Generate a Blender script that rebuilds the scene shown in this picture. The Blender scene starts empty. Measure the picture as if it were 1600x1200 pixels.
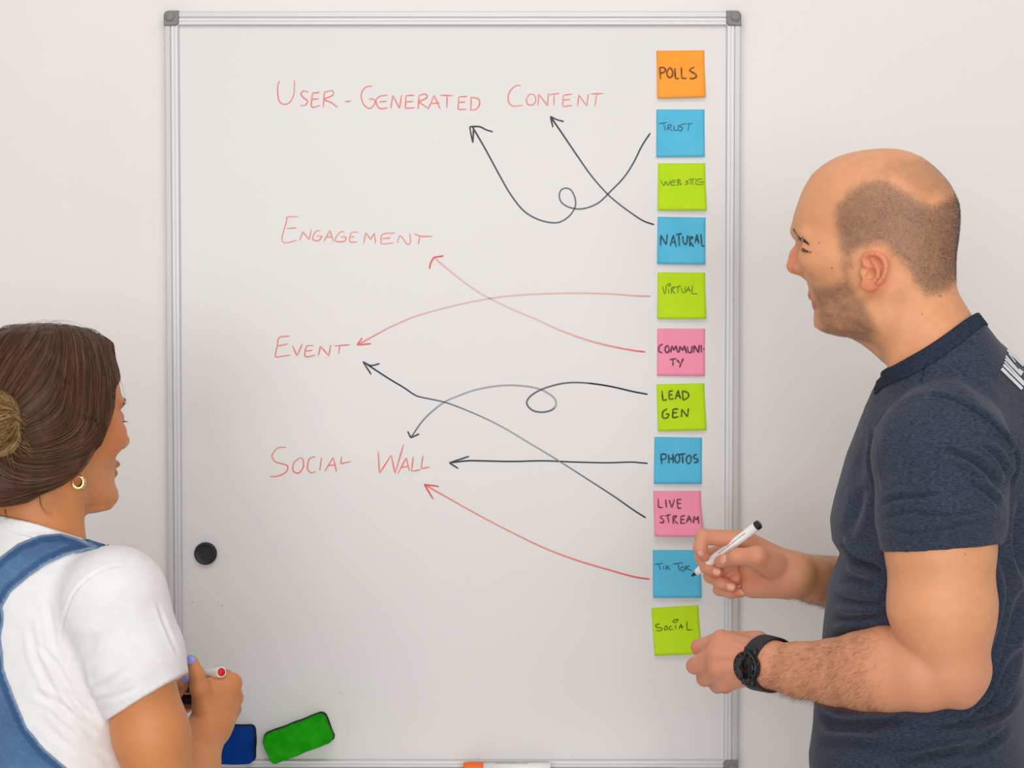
import bpy, bmesh, math, random
import numpy as np
from mathutils import Vector, Matrix
from mathutils.bvhtree import BVHTree

# ------------------------------------------------------------------ camera, world, lights, exposure
scene = bpy.context.scene
COL = scene.collection
BOARD_Y = -0.018                      # front face of the whiteboard; the wall face is y = 0
BOARD_Z = 1.42                        # centre height of the whiteboard
FPX = 2480.0                          # focal length in pixels of a 1600 px wide frame
PITCH = math.radians(1.75)
CAM = Vector((0.0927, BOARD_Y - 2.5, BOARD_Z + 0.094))

cam_data = bpy.data.cameras.new('camera')
cam_data.sensor_width = 36.0
cam_data.lens = 36.0 * FPX / 1600.0
cam_data.clip_start = 0.05
cam = bpy.data.objects.new('camera', cam_data)
cam.location = CAM
cam.rotation_euler = (math.pi / 2 - PITCH, 0, 0)
COL.objects.link(cam)
scene.camera = cam

world = bpy.data.worlds.new('world')
scene.world = world
world.use_nodes = True
wbg = world.node_tree.nodes['Background']
wbg.inputs['Color'].default_value = (1.0, 0.985, 0.97, 1)
wbg.inputs['Strength'].default_value = 0.40

def area(name, loc, target, size, power, color=(1, 1, 1), size_y=None):
    d = bpy.data.lights.new(name, 'AREA')
    d.shape = 'RECTANGLE'
    d.size = size
    d.size_y = size_y or size
    d.energy = power
    d.color = color
    o = bpy.data.objects.new(name, d)
    o.location = loc
    o.rotation_euler = (Vector(target) - Vector(loc)).to_track_quat('-Z', 'Y').to_euler()
    COL.objects.link(o)
    return o

area('ceiling_panel_light', (0.12, -1.55, 2.95), (0.1, -0.2, 1.3), 1.5, 11, (1.0, 0.98, 0.96), 0.9)
area('front_fill_light', (0.05, -4.8, 1.62), (0.05, 0.0, 1.1), 4.4, 100, (1.0, 0.985, 0.98), 2.0)  # added frontal fill behind the camera, no window there; evens out board and wall

scene.view_settings.view_transform = 'Standard'
scene.view_settings.look = 'None'
scene.view_settings.gamma = 1.0
scene.view_settings.use_curve_mapping = False
scene.view_settings.exposure = 0.0

# ------------------------------------------------------------------ helpers
def at(px, py, Y):
    """World point on the plane y = Y seen at frame position (px, py) of 1600 x 1200."""
    x = (px - 800.0) / FPX
    z = (600.0 - py) / FPX
    cp, sp = math.cos(PITCH), math.sin(PITCH)
    d = Vector((x, cp + z * sp, -sp + z * cp))
    t = (Y - CAM.y) / d.y
    return CAM + d * t

def crop(ox, oy, s):
    return lambda cx, cy: (ox + cx / s, oy + cy / s)

def srgb(r, g, b):
    def f(c):
        c = c / 255.0
        return c / 12.92 if c <= 0.04045 else ((c + 0.055) / 1.055) ** 2.4
    return (f(r), f(g), f(b), 1.0)

def tag(o, label=None, cat=None, group=None, kind=None):
    if label: o['label'] = label
    if cat: o['category'] = cat
    if group: o['group'] = group
    if kind: o['kind'] = kind
    return o

def empty(name, loc=(0, 0, 0)):
    o = bpy.data.objects.new(name, None)
    o.empty_display_size = 0.05
    o.location = loc
    COL.objects.link(o)
    return o

def link(name, me, mat, parent=None, smooth=False):
    o = bpy.data.objects.new(name, me)
    COL.objects.link(o)
    if mat is not None: me.materials.append(mat)
    if smooth:
        me.polygons.foreach_set('use_smooth', np.ones(len(me.polygons), dtype=bool))
    if parent is not None:
        o.parent = parent
        o.matrix_parent_inverse = Matrix.Translation(parent.location).inverted() if parent.parent is None else Matrix.Identity(4)
        if parent.parent is not None:
            o.matrix_parent_inverse = parent_world(parent).inverted()
    return o

def parent_world(o):
    m = Matrix.LocRotScale(o.location, o.rotation_euler, o.scale)
    if o.parent is not None:
        m = parent_world(o.parent) @ o.matrix_parent_inverse @ m
    return m

def bm_obj(name, bm, mat, parent=None, smooth=False):
    me = bpy.data.meshes.new(name)
    bmesh.ops.recalc_face_normals(bm, faces=bm.faces)
    bm.to_mesh(me)
    bm.free()
    return link(name, me, mat, parent, smooth)

def np_mesh(name, verts, faces, colors=None):
    """verts (N,3), faces (M,3|4) -> mesh; colors (N,4) -> point attribute 'col'."""
    verts = np.asarray(verts, dtype=np.float32)
    faces = np.asarray(faces, dtype=np.int32)
    me = bpy.data.meshes.new(name)
    k = faces.shape[1]
    me.vertices.add(len(verts))
    me.vertices.foreach_set('co', verts.ravel())
    me.loops.add(len(faces) * k)
    me.loops.foreach_set('vertex_index', faces.ravel())
    me.polygons.add(len(faces))
    me.polygons.foreach_set('loop_start', np.arange(0, len(faces) * k, k, dtype=np.int32))
    me.polygons.foreach_set('loop_total', np.full(len(faces), k, dtype=np.int32))
    me.update(calc_edges=True)
    if colors is not None:
        a = me.attributes.new('col', 'FLOAT_COLOR', 'POINT')
        c = np.ones((len(verts), 4), dtype=np.float32)
        c[:, :colors.shape[1]] = colors
        a.data.foreach_set('color', c.ravel())
    return me

def add_box(bm, lo, hi, bevel=0.0, seg=2, mat=None):
    lo, hi = Vector(lo), Vector(hi)
    m = Matrix.Translation((lo + hi) / 2) @ Matrix.Diagonal(((hi.x - lo.x), (hi.y - lo.y), (hi.z - lo.z), 1))
    if mat is not None: m = mat @ m
    r = bmesh.ops.create_cube(bm, size=1.0, matrix=m)
    if bevel:
        es = {e for v in r['verts'] for e in v.link_edges}
        bmesh.ops.bevel(bm, geom=list(es), offset=bevel, segments=seg, profile=0.5, affect='EDGES')

def add_lathe(bm, prof, mat, n=32):
    """prof: list of (r, h) along +Z, revolved; mat places it."""
    rings = []
    for r, h in prof:
        if r < 1e-6:
            rings.append([bm.verts.new(mat @ Vector((0, 0, h)))])
        else:
            rings.append([bm.verts.new(mat @ Vector((r * math.cos(2 * math.pi * i / n), r * math.sin(2 * math.pi * i / n), h))) for i in range(n)])
    for a, b in zip(rings, rings[1:]):
        for i in range(n):
            j = (i + 1) % n
            if len(a) == 1 and len(b) == 1: continue
            if len(a) == 1: bm.faces.new((a[0], b[i], b[j]))
            elif len(b) == 1: bm.faces.new((a[i], b[0], a[j]))
            else: bm.faces.new((a[i], b[i], b[j], a[j]))

def axis_matrix(a, b):
    a, b = Vector(a), Vector(b)
    q = (b - a).to_track_quat('Z', 'X')
    return Matrix.Translation(a) @ q.to_matrix().to_4x4()

def spline(pts, n=8, closed=False):
    """Catmull-Rom through the points."""
    P = [np.array(p, dtype=float) for p in pts]
    if len(P) < 3: return [P[0] + (P[-1] - P[0]) * t for t in np.linspace(0, 1, n + 1)]
    out = []
    m = len(P)
    segs = m if closed else m - 1
    for i in range(segs):
        p1, p2 = P[i % m], P[(i + 1) % m]
        p0 = P[(i - 1) % m] if closed or i > 0 else 2 * p1 - p2
        p3 = P[(i + 2) % m] if closed or i + 2 < m else 2 * p2 - p1
        for k in range(n):
            t = k / n
            out.append(0.5 * ((2 * p1) + (-p0 + p2) * t + (2 * p0 - 5 * p1 + 4 * p2 - p3) * t * t + (-p0 + 3 * p1 - 3 * p2 + p3) * t ** 3))
    if not closed: out.append(P[-1])
    return out

# ------------------------------------------------------------------ materials
def principled(name, color, rough=0.5, metal=0.0, spec=0.5, **kw):
    m = bpy.data.materials.new(name)
    m.use_nodes = True
    b = m.node_tree.nodes['Principled BSDF']
    b.inputs['Base Color'].default_value = color
    b.inputs['Roughness'].default_value = rough
    b.inputs['Metallic'].default_value = metal
    b.inputs['Specular IOR Level'].default_value = spec
    for k, v in kw.items(): b.inputs[k].default_value = v
    return m

def noise_mat(name, c1, c2, scale=20, rough=0.6, detail=4, bump=0.0, bump_scale=None, metal=0.0, spec=0.5, stretch=None, **kw):
    m = principled(name, c1, rough, metal, spec, **kw)
    nt = m.node_tree
    b = nt.nodes['Principled BSDF']
    tc = nt.nodes.new('ShaderNodeTexCoord')
    vec = tc.outputs['Object']
    if stretch:
        mp = nt.nodes.new('ShaderNodeMapping')
        mp.inputs['Scale'].default_value = stretch
        nt.links.new(vec, mp.inputs['Vector'])
        vec = mp.outputs['Vector']
    n = nt.nodes.new('ShaderNodeTexNoise')
    n.inputs['Scale'].default_value = scale
    n.inputs['Detail'].default_value = detail
    nt.links.new(vec, n.inputs['Vector'])
    r = nt.nodes.new('ShaderNodeValToRGB')
    r.color_ramp.elements[0].position = 0.35
    r.color_ramp.elements[1].position = 0.65
    r.color_ramp.elements[0].color = c1
    r.color_ramp.elements[1].color = c2
    nt.links.new(n.outputs['Fac'], r.inputs['Fac'])
    nt.links.new(r.outputs['Color'], b.inputs['Base Color'])
    if bump:
        n2 = n
        if bump_scale:
            n2 = nt.nodes.new('ShaderNodeTexNoise')
            n2.inputs['Scale'].default_value = bump_scale
            n2.inputs['Detail'].default_value = 3
            nt.links.new(vec, n2.inputs['Vector'])
        bp = nt.nodes.new('ShaderNodeBump')
        bp.inputs['Strength'].default_value = bump
        bp.inputs['Distance'].default_value = 0.002
        nt.links.new(n2.outputs['Fac'], bp.inputs['Height'])
        nt.links.new(bp.outputs['Normal'], b.inputs['Normal'])
    return m

def attr_mat(name, rough=0.5, spec=0.4, **kw):
    """Base colour from the mesh's own 'col' attribute (ink density, strand colour, skin tone)."""
    m = principled(name, (1, 1, 1, 1), rough, 0.0, spec, **kw)
    nt = m.node_tree
    a = nt.nodes.new('ShaderNodeAttribute')
    a.attribute_name = 'col'
    nt.links.new(a.outputs['Color'], nt.nodes['Principled BSDF'].inputs['Base Color'])
    return m

M = {}
M['wall'] = noise_mat('wall_paint', srgb(236, 232, 229), srgb(239, 235, 232), 3, 0.9, bump=0.05, bump_scale=220, spec=0.2)
M['floor'] = noise_mat('floor_vinyl', srgb(206, 201, 195), srgb(214, 209, 203), 6, 0.5)
M['board'] = noise_mat('board_enamel', srgb(228, 226, 224), srgb(230, 228, 226), 2, 0.30, spec=0.35)
M['alu'] = noise_mat('brushed_aluminium', (0.66, 0.655, 0.65, 1), (0.70, 0.695, 0.69, 1), 40, 0.5, metal=0.35, spec=0.3, stretch=(30, 30, 0.5))
M['alu_h'] = noise_mat('brushed_aluminium_rail', (0.66, 0.655, 0.65, 1), (0.70, 0.695, 0.69, 1), 40, 0.5, metal=0.35, spec=0.3, stretch=(0.5, 30, 30))
M['cap'] = noise_mat('grey_plastic', srgb(128, 127, 126), srgb(134, 133, 132), 60, 0.5)
M['ink'] = attr_mat('marker_ink', 0.5, 0.3)
M['black'] = noise_mat('black_plastic', srgb(24, 24, 26), srgb(30, 30, 32), 80, 0.45)
M['black_felt'] = noise_mat('black_felt', srgb(20, 20, 22), srgb(32, 32, 34), 400, 0.95, bump=0.4)
M['white_plastic'] = noise_mat('white_plastic', srgb(238, 237, 234), srgb(242, 241, 238), 30, 0.35)
M['orange_plastic'] = noise_mat('orange_plastic', srgb(250, 105, 10), srgb(253, 112, 16), 30, 0.4)
M['red_plastic'] = noise_mat('red_plastic', srgb(222, 22, 24), srgb(228, 28, 28), 30, 0.4)
M['blue_plastic'] = noise_mat('blue_plastic', srgb(40, 60, 90), srgb(46, 66, 98), 30, 0.3)
M['green_felt'] = noise_mat('green_felt', srgb(22, 150, 8), srgb(40, 168, 22), 45, 0.95, bump=0.5, bump_scale=500, spec=0.1)
M['blue_felt'] = noise_mat('blue_felt', srgb(6, 52, 128), srgb(12, 62, 142), 45, 0.95, bump=0.5, bump_scale=500, spec=0.1)
M['note_orange'] = noise_mat('orange_paper', srgb(255, 164, 62), srgb(255, 168, 68), 30, 0.85, spec=0.15)
M['note_blue'] = noise_mat('blue_paper', srgb(92, 192, 228), srgb(98, 196, 231), 30, 0.85, spec=0.15)
M['note_green'] = noise_mat('green_paper', srgb(190, 230, 34), srgb(195, 233, 40), 30, 0.85, spec=0.15)
M['note_pink'] = noise_mat('pink_paper', srgb(255, 154, 184), srgb(255, 158, 187), 30, 0.85, spec=0.15)
# ------------------------------------------------------------------ room
bm = bmesh.new()
add_box(bm, (-3.2, 0.0, 0.0), (3.2, 0.12, 3.0))
tag(bm_obj('wall_back', bm, M['wall']), kind='structure')
bm = bmesh.new()
add_box(bm, (-3.2, -5.2, -0.1), (3.2, 0.12, 0.0))
tag(bm_obj('floor', bm, M['floor']), kind='structure')
bm = bmesh.new()
add_box(bm, (-3.2, -0.014, 0.0), (3.2, 0.0, 0.08), 0.004)
tag(bm_obj('baseboard_back', bm, M['white_plastic']), kind='structure')

# ------------------------------------------------------------------ whiteboard
BW, BH = 0.90, 1.20
bx0, bx1 = -BW / 2, BW / 2
bz0, bz1 = BOARD_Z - BH / 2, BOARD_Z + BH / 2
FR = 0.022
board = empty('whiteboard', (0, 0, bz0))
tag(board, 'tall whiteboard in a grey aluminium frame covered with red words and arrows', 'whiteboard')
bm = bmesh.new()
add_box(bm, (bx0 + 0.008, BOARD_Y, bz0 + 0.008), (bx1 - 0.008, -0.002, bz1 - 0.008))
bm_obj('writing_surface', bm, M['board'], board)

# extruded rail profile (u across the rail from the inside out, d depth towards the room)
RAIL = [(0, 0.0005), (0, 0.005), (0.0015, 0.0068), (0.0052, 0.0071), (0.0056, 0.0062), (0.0064, 0.0062), (0.0068, 0.0072), (0.0108, 0.0074), (0.0111, 0.0040),
        (0.0127, 0.0040), (0.0130, 0.0074), (0.0205, 0.0066), (0.022, 0.004), (0.022, -0.016), (0.0, -0.016)]
def rail(name, a, b, inward, mat):
    bm = bmesh.new()
    a, b, inward = Vector(a), Vector(b), Vector(inward)
    rings = []
    for p in (a, b):
        rings.append([bm.verts.new(p + inward * (FR - u) + Vector((0, BOARD_Y - d, 0))) for u, d in RAIL])
    n = len(RAIL)
    for i in range(n):
        j = (i + 1) % n
        bm.faces.new((rings[0][i], rings[0][j], rings[1][j], rings[1][i]))
    bm.faces.new(rings[0]); bm.faces.new(rings[1][::-1])
    return bm_obj(name, bm, mat, board)
rail('frame_rail', (bx0, 0, bz0), (bx0, 0, bz1), (1, 0, 0), M['alu'])
rail('frame_rail', (bx1, 0, bz0), (bx1, 0, bz1), (-1, 0, 0), M['alu'])
rail('frame_rail', (bx0, 0, bz1), (bx1, 0, bz1), (0, 0, -1), M['alu_h'])
rail('frame_rail', (bx0, 0, bz0), (bx1, 0, bz0), (0, 0, 1), M['alu_h'])

def corner(sx, sz):
    bm = bmesh.new()
    cx, cz = (bx1 if sx > 0 else bx0), (bz1 if sz > 0 else bz0)
    S = 0.0225
    out = []
    e = 0.0012
    pts = [(e - S + 0.004, -S + e), (-S + e, -S + 0.004)]       # inner chamfer
    pts = [(-0.019, -0.023), (-0.023, -0.019), (-0.023, 0.0005)]
    for k in range(9):
        t = math.pi / 2 * (1 - k / 8)
        r = 0.0085
        pts.append((0.0005 - r + r * math.cos(t), 0.0005 - r + r * math.sin(t)))
    pts.append((0.0005, -0.023))
    lo = [bm.verts.new((cx + sx * x, BOARD_Y + 0.016, cz + sz * z)) for x, z in pts]
    mid = [bm.verts.new((cx + sx * x, BOARD_Y - 0.0085, cz + sz * z)) for x, z in pts]
    c = (-0.0112, -0.0112)
    hi = [bm.verts.new((cx + sx * (c[0] + (x - c[0]) * 0.9), BOARD_Y - 0.0105, cz + sz * (c[1] + (z - c[1]) * 0.9))) for x, z in pts]
    n = len(pts)
    for A, B in ((lo, mid), (mid, hi)):
        for i in range(n):
            j = (i + 1) % n
            bm.faces.new((A[i], A[j], B[j], B[i]))
    bm.faces.new(lo); bm.faces.new(hi)
    # domed boss in the outer part
    m = Matrix.Translation((cx + sx * -0.0085, BOARD_Y - 0.0100, cz + sz * -0.0085)) @ Matrix.Rotation(math.pi / 2, 4, 'X')
    add_lathe(bm, [(0.0085, -0.002), (0.0085, 0.001), (0.0072, 0.0030), (0.004, 0.0042), (0, 0.0046)], m, 24)
    return bm_obj('corner_cap', bm, M['cap'], board)
for sx in (-1, 1):
    for sz in (-1, 1): corner(sx, sz)

# pen tray clipped under the bottom rail
bm = bmesh.new()
tz = bz0 + 0.0075
prof = [(-0.010, bz0 + 0.010), (-0.010, tz - 0.004), (-0.085, tz - 0.004), (-0.088, tz + 0.004), (-0.0855, tz + 0.004), (-0.083, tz), (-0.013, tz), (-0.013, bz0 + 0.010)]
ra = [bm.verts.new((bx0 + 0.12, y + BOARD_Y, z)) for y, z in prof]
rb = [bm.verts.new((bx1 - 0.10, y + BOARD_Y, z)) for y, z in prof]
for i in range(len(prof)):
    j = (i + 1) % len(prof)
    bm.faces.new((ra[i], ra[j], rb[j], rb[i]))
bm.faces.new(ra); bm.faces.new(rb[::-1])
bm_obj('pen_tray', bm, M['white_plastic'], board)

# ------------------------------------------------------------------ ink strokes
def ribbons(strokes, place, width, base, ink, lift, jitter=0.12, seed=0, n=6, flow=None):
    """strokes: polylines in picture coordinates; place(px,py) -> (point, right, up, normal). Flat ink ribbons, colour = base..ink."""
    rnd = random.Random(seed)
    V, F, C = [], [], []
    for si, st in enumerate(strokes):
        pts = spline(st, n)
        W = [place(p[0], p[1]) for p in pts]
        m = len(W)
        L = lift + 0.00004 * (si % 5)
        ph = rnd.random() * 6
        for i in range(m):
            a, b = W[max(i - 1, 0)], W[min(i + 1, m - 1)]
            P, N = W[i]
            t = (b[0] - a[0])
            if t.length < 1e-9: t = Vector((1, 0, 0))
            s = t.normalized().cross(N).normalized()
            f = i / max(m - 1, 1)
            w = width * (1 + jitter * math.sin(ph + f * 5 + si)) * (0.72 if i in (0, m - 1) else 1.0)
            d = flow(f) if flow else 1.0 - 0.25 * rnd.random()
            V.append(P + s * w / 2 + N * L); V.append(P - s * w / 2 + N * L)
            c = [base[k] + (ink[k] - base[k]) * d for k in range(3)]
            C += [c, c]
        k0 = len(V) - 2 * m
        for i in range(m - 1):
            F.append((k0 + 2 * i, k0 + 2 * i + 1, k0 + 2 * i + 3, k0 + 2 * i + 2))
    return np.array([tuple(v) for v in V]), np.array(F), np.array(C)

NB = Vector((0, -1, 0))
def on_board(px, py):
    return at(px, py, BOARD_Y), NB
RED_INK = srgb(242, 96, 84)
BLACK_INK = srgb(38, 38, 38)
BOARD_C = srgb(228, 226, 224)
MM = 0.00101

def board_ink(name, strokes, width, ink, label, flow=None, seed=0):
    v, f, c = ribbons(strokes, on_board, width * MM, BOARD_C, ink, 0.0003, seed=seed, flow=flow)
    o = link(name, np_mesh(name, v, f, c), M['ink'], board)
    o['label'] = label
    return o

def cs(tr, *strokes):
    return [[tr(*p) for p in s] for s in strokes]

k6 = crop(400, 100, 2.6667)
user_gen = cs(k6,
    [(97,70),(90,100),(95,150),(115,168),(140,160),(158,125),(160,68)], [(218,118),(200,112),(187,125),(200,142),(215,155),(205,172),(185,172)],
    [(236,120),(232,178),(268,172)], [(234,122),(265,118)], [(235,147),(262,145)],
    [(285,118),(280,182)], [(283,118),(318,112),(320,130),(285,148),(312,160),(340,180)], [(370,157),(395,155)],
    [(485,92),(455,98),(438,130),(450,170),(475,185),(495,165),(492,148),(470,145)],
    [(548,130),(515,135),(500,155),(515,185),(548,183)], [(512,158),(545,155)],
    [(562,185),(570,130)], [(570,130),(598,185)], [(598,185),(607,128)],
    [(625,132),(622,185)], [(622,185),(662,182)], [(625,132),(660,130)], [(624,158),(655,156)],
    [(680,132),(675,188)], [(678,132),(705,125),(712,140),(682,158),(700,172),(720,188)],
    [(718,188),(742,130)], [(742,130),(768,188)], [(725,165),(765,162)], [(768,130),(820,132)], [(797,131),(795,185)],
    [(845,137),(842,190)], [(842,190),(878,188)], [(845,137),(880,135)], [(844,160),(873,158)],
    [(897,138),(895,190)], [(893,138),(925,145),(932,165),(918,188),(890,192)])
content = cs(k6,
    [(1105,90),(1080,92),(1055,120),(1052,155),(1070,175),(1110,172)], [(1140,125),(1128,145),(1130,165),(1150,172),(1165,155),(1160,130),(1140,125)],
    [(1175,172),(1178,125)], [(1178,125),(1215,175)], [(1215,175),(1218,122)], [(1222,128),(1265,122)], [(1243,126),(1240,172)],
    [(1280,130),(1278,178)], [(1278,178),(1318,172)], [(1280,130),(1318,125)], [(1280,150),(1310,148)],
    [(1340,175),(1345,128)], [(1345,128),(1378,175)], [(1378,175),(1385,125)], [(1395,125),(1448,123)], [(1420,125),(1412,175)])
board_ink('handwriting', user_gen, 1.95, RED_INK, 'red heading User-Generated in thin capitals', flow=lambda f: 0.66 + 0.2 * math.sin(f * 3), seed=1)
board_ink('handwriting', content, 1.9, RED_INK, 'red heading Content in thin capitals', flow=lambda f: 0.60 + 0.2 * math.sin(f * 3), seed=2)
ke = crop(420, 320, 5.3333)
board_ink('handwriting', cs(ke,
    [(245,97),(155,103),(150,130),(125,215),(110,280),(120,310),(160,315),(232,295)], [(148,198),(232,192)],
    [(255,298),(285,225)], [(285,225),(335,290)], [(335,290),(355,205)],
    [(430,215),(395,220),(368,265),(375,295),(415,297),(440,270),(435,262),(400,258)],
    [(458,305),(510,213)], [(510,213),(537,305)], [(475,268),(530,268)],
    [(630,225),(600,225),(560,270),(555,300),(590,308),(635,300),(640,270),(600,265)],
    [(745,228),(690,232),(675,280),(680,310),(735,310)], [(685,270),(715,265)],
    [(790,325),(808,232)], [(808,232),(850,290)], [(850,290),(880,235)], [(880,235),(890,325)],
    [(1055,235),(950,245),(935,300),(945,325),(1040,318)], [(945,282),(1015,275)],
    [(1072,318),(1095,258),(1150,325),(1180,315),(1175,240)], [(1208,240),(1275,262),(1365,263)], [(1258,262),(1245,330)]),
    1.85, RED_INK, 'red word Engagement in thin capitals', flow=lambda f: 0.55 + 0.2 * math.sin(f * 3), seed=3)
k8 = crop(400, 500, 2.4615)
board_ink('handwriting', cs(k8,
    [(130,62),(90,68),(82,100),(75,140),(95,140),(132,135)], [(85,100),(122,92)], [(140,98),(158,138)], [(158,138),(178,92)],
    [(222,98),(195,102),(190,140),(228,135)], [(192,120),(218,116)], [(240,138),(248,100)], [(248,100),(280,138)], [(280,138),(288,95)],
    [(300,100),(362,95)], [(322,98),(318,132)]), 1.9, RED_INK, 'red word Event in thin capitals', flow=lambda f: 0.68 + 0.2 * math.sin(f * 3), seed=4)
board_ink('handwriting', cs(k8,
    [(117,490),(85,492),(62,520),(75,545),(120,560),(115,585),(85,600),(55,602)], [(168,530),(145,550),(143,580),(165,588),(182,565),(180,535),(168,530)],
    [(228,525),(205,535),(198,570),(212,588),(230,582)], [(252,530),(245,580)], [(265,582),(297,528)], [(297,528),(310,585)], [(275,560),(308,557)],
    [(330,525),(325,553)], [(325,553),(365,544)]), 2.0, RED_INK, 'red word Social in thin capitals', flow=lambda f: 0.68 + 0.2 * math.sin(f * 3), seed=5)
board_ink('handwriting', cs(k8,
    [(470,505),(475,590)], [(475,590),(520,520)], [(520,520),(535,590)], [(535,590),(568,478)],
    [(545,592),(578,530)], [(578,530),(590,580)], [(555,568),(588,562)], [(605,525),(598,582)], [(598,582),(632,576)], [(642,522),(635,572)], [(635,572),(668,565)]),
    2.0, RED_INK, 'red word Wall in thin capitals', flow=lambda f: 0.68 + 0.2 * math.sin(f * 3), seed=6)

def arrow(main, heads, width, ink, label, flow, seed):
    v1, f1, c1 = ribbons([main], on_board, width * MM, BOARD_C, ink, 0.0005, seed=seed, flow=flow, jitter=0.08)
    v2, f2, c2 = ribbons(heads, on_board, width * MM, BOARD_C, ink, 0.0006, seed=seed + 50, jitter=0.08, flow=lambda f: 0.95)
    o = link('drawn_arrow', np_mesh('drawn_arrow', np.vstack([v1, v2]), np.vstack([f1, f2 + len(v1)]), np.vstack([c1, c2])), M['ink'], board)
    o['label'] = label
arrow([(1016,208),(1003,228),(990,254),(975,277),(955,298),(935,317),(912,326),(893,325),(879,318),(874,308),(876,298),(884,294),(893,298),(899,312),(898,325),(888,339),(870,348),(844,344),(819,330),(798,304),(780,273),(760,236),(748,215),(738,198)],
      [[(734,198),(736,210),(739,223)], [(739,223),(740,199)], [(734,198),(749,198),(760,203),(770,206)]], 2.4, BLACK_INK,
      'black looping arrow pointing up at the word Generated', lambda f: 0.96 - 0.16 * math.sin(f * math.pi), 11)
arrow([(1022,351),(1005,345),(985,332),(965,317),(948,302),(925,276),(905,248),(882,214),(860,182)],
      [[(860,182),(864,199)], [(860,182),(870,187),(881,190)]], 2.4, BLACK_INK, 'black arrow curving up to the word Content', lambda f: 0.98 - 0.1 * math.sin(f * math.pi), 12)
arrow([(1008,550),(980,546),(930,535),(880,518),(840,500),(800,483),(765,466),(735,448),(700,421),(678,402)],
      [[(671,420),(673,411),(678,402)], [(678,402),(693,400)]], 2.5, srgb(240, 72, 66), 'red arrow pointing up left at the word Engagement', lambda f: 0.92 - 0.62 * min(1, max(0, f * 2.4)) + 0.35 * max(0, f - 0.75) * 2, 13)
arrow([(1016,463),(990,462),(950,459),(900,458),(850,459),(800,462),(750,469),(700,480),(650,494),(610,511),(575,530),(558,539)],
      [[(566,528),(558,539)], [(558,539),(580,537)]], 2.3, srgb(238, 92, 92), 'faint pink red arrow arcing left to the word Event', lambda f: 0.75 - 0.38 * math.sin(min(1, f * 1.15) * math.pi) ** 0.5 + 0.3 * max(0, f - 0.8), 14)
arrow([(1012,616),(990,612),(950,603),(910,598),(880,599),(850,607),(830,618),(823,630),(832,641),(848,644),(863,640),(869,631),(864,620),(846,609),(825,604),(797,602),(770,604),(740,610),(715,619),(695,628),(675,643),(660,658),(650,672),(642,684)],
      [[(637,674),(642,684)], [(642,684),(655,678)]], 2.6, BLACK_INK, 'black arrow with a small loop pointing down at Social Wall',
      lambda f: 1.0 if f < .12 else (0.82 if f < 0.45 else (0.5 + 0.35 * max(0, (f - 0.8) / 0.2))), 15)
arrow([(1009,809),(990,797),(960,776),(920,750),(870,718),(830,694),(790,670),(750,650),(700,630),(660,621),(648,617),(630,605),(605,590),(567,565)],
      [[(580,585),(567,565)], [(567,565),(580,571),(593,568)]], 2.3, BLACK_INK, 'long black diagonal arrow pointing up at the word Event',
      lambda f: 1.0 - 0.45 * math.exp(-((f - 0.42) / 0.22) ** 2), 16)
arrow([(1012,724),(1000,723),(985,722),(950,723),(900,722),(850,720),(800,721),(750,720),(730,720),(702,723)],
      [[(733,713),(702,723)], [(702,723),(716,732)]], 2.4, BLACK_INK, 'straight black arrow pointing left at Social Wall', lambda f: 0.98, 17)
arrow([(1015,905),(990,901),(950,890),(900,875),(850,856),(800,832),(750,806),(700,778),(663,757)],
      [[(677,780),(663,757)], [(663,757),(686,760)]], 2.4, srgb(238, 62, 60), 'red arrow rising left to Social Wall', lambda f: 0.95 - 0.3 * min(1, f * 1.6) + 0.25 * max(0, f - 0.8) * 3, 18)
# a few specks of dried ink on the enamel
for sp in ([(346.2,945.8),(347.8,946.4)], [(300,941),(301.5,940)], [(341,926),(342,927)], [(747,1185),(748,1186.4)], [(531,1082),(532,1083)]):
    vv, ff, cc = ribbons([sp], on_board, 0.0016, BOARD_C, BLACK_INK, 0.0003, flow=lambda f: 0.55)
    link('ink_speck', np_mesh('ink_speck', vv, ff, cc), M['ink'], board)

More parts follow.
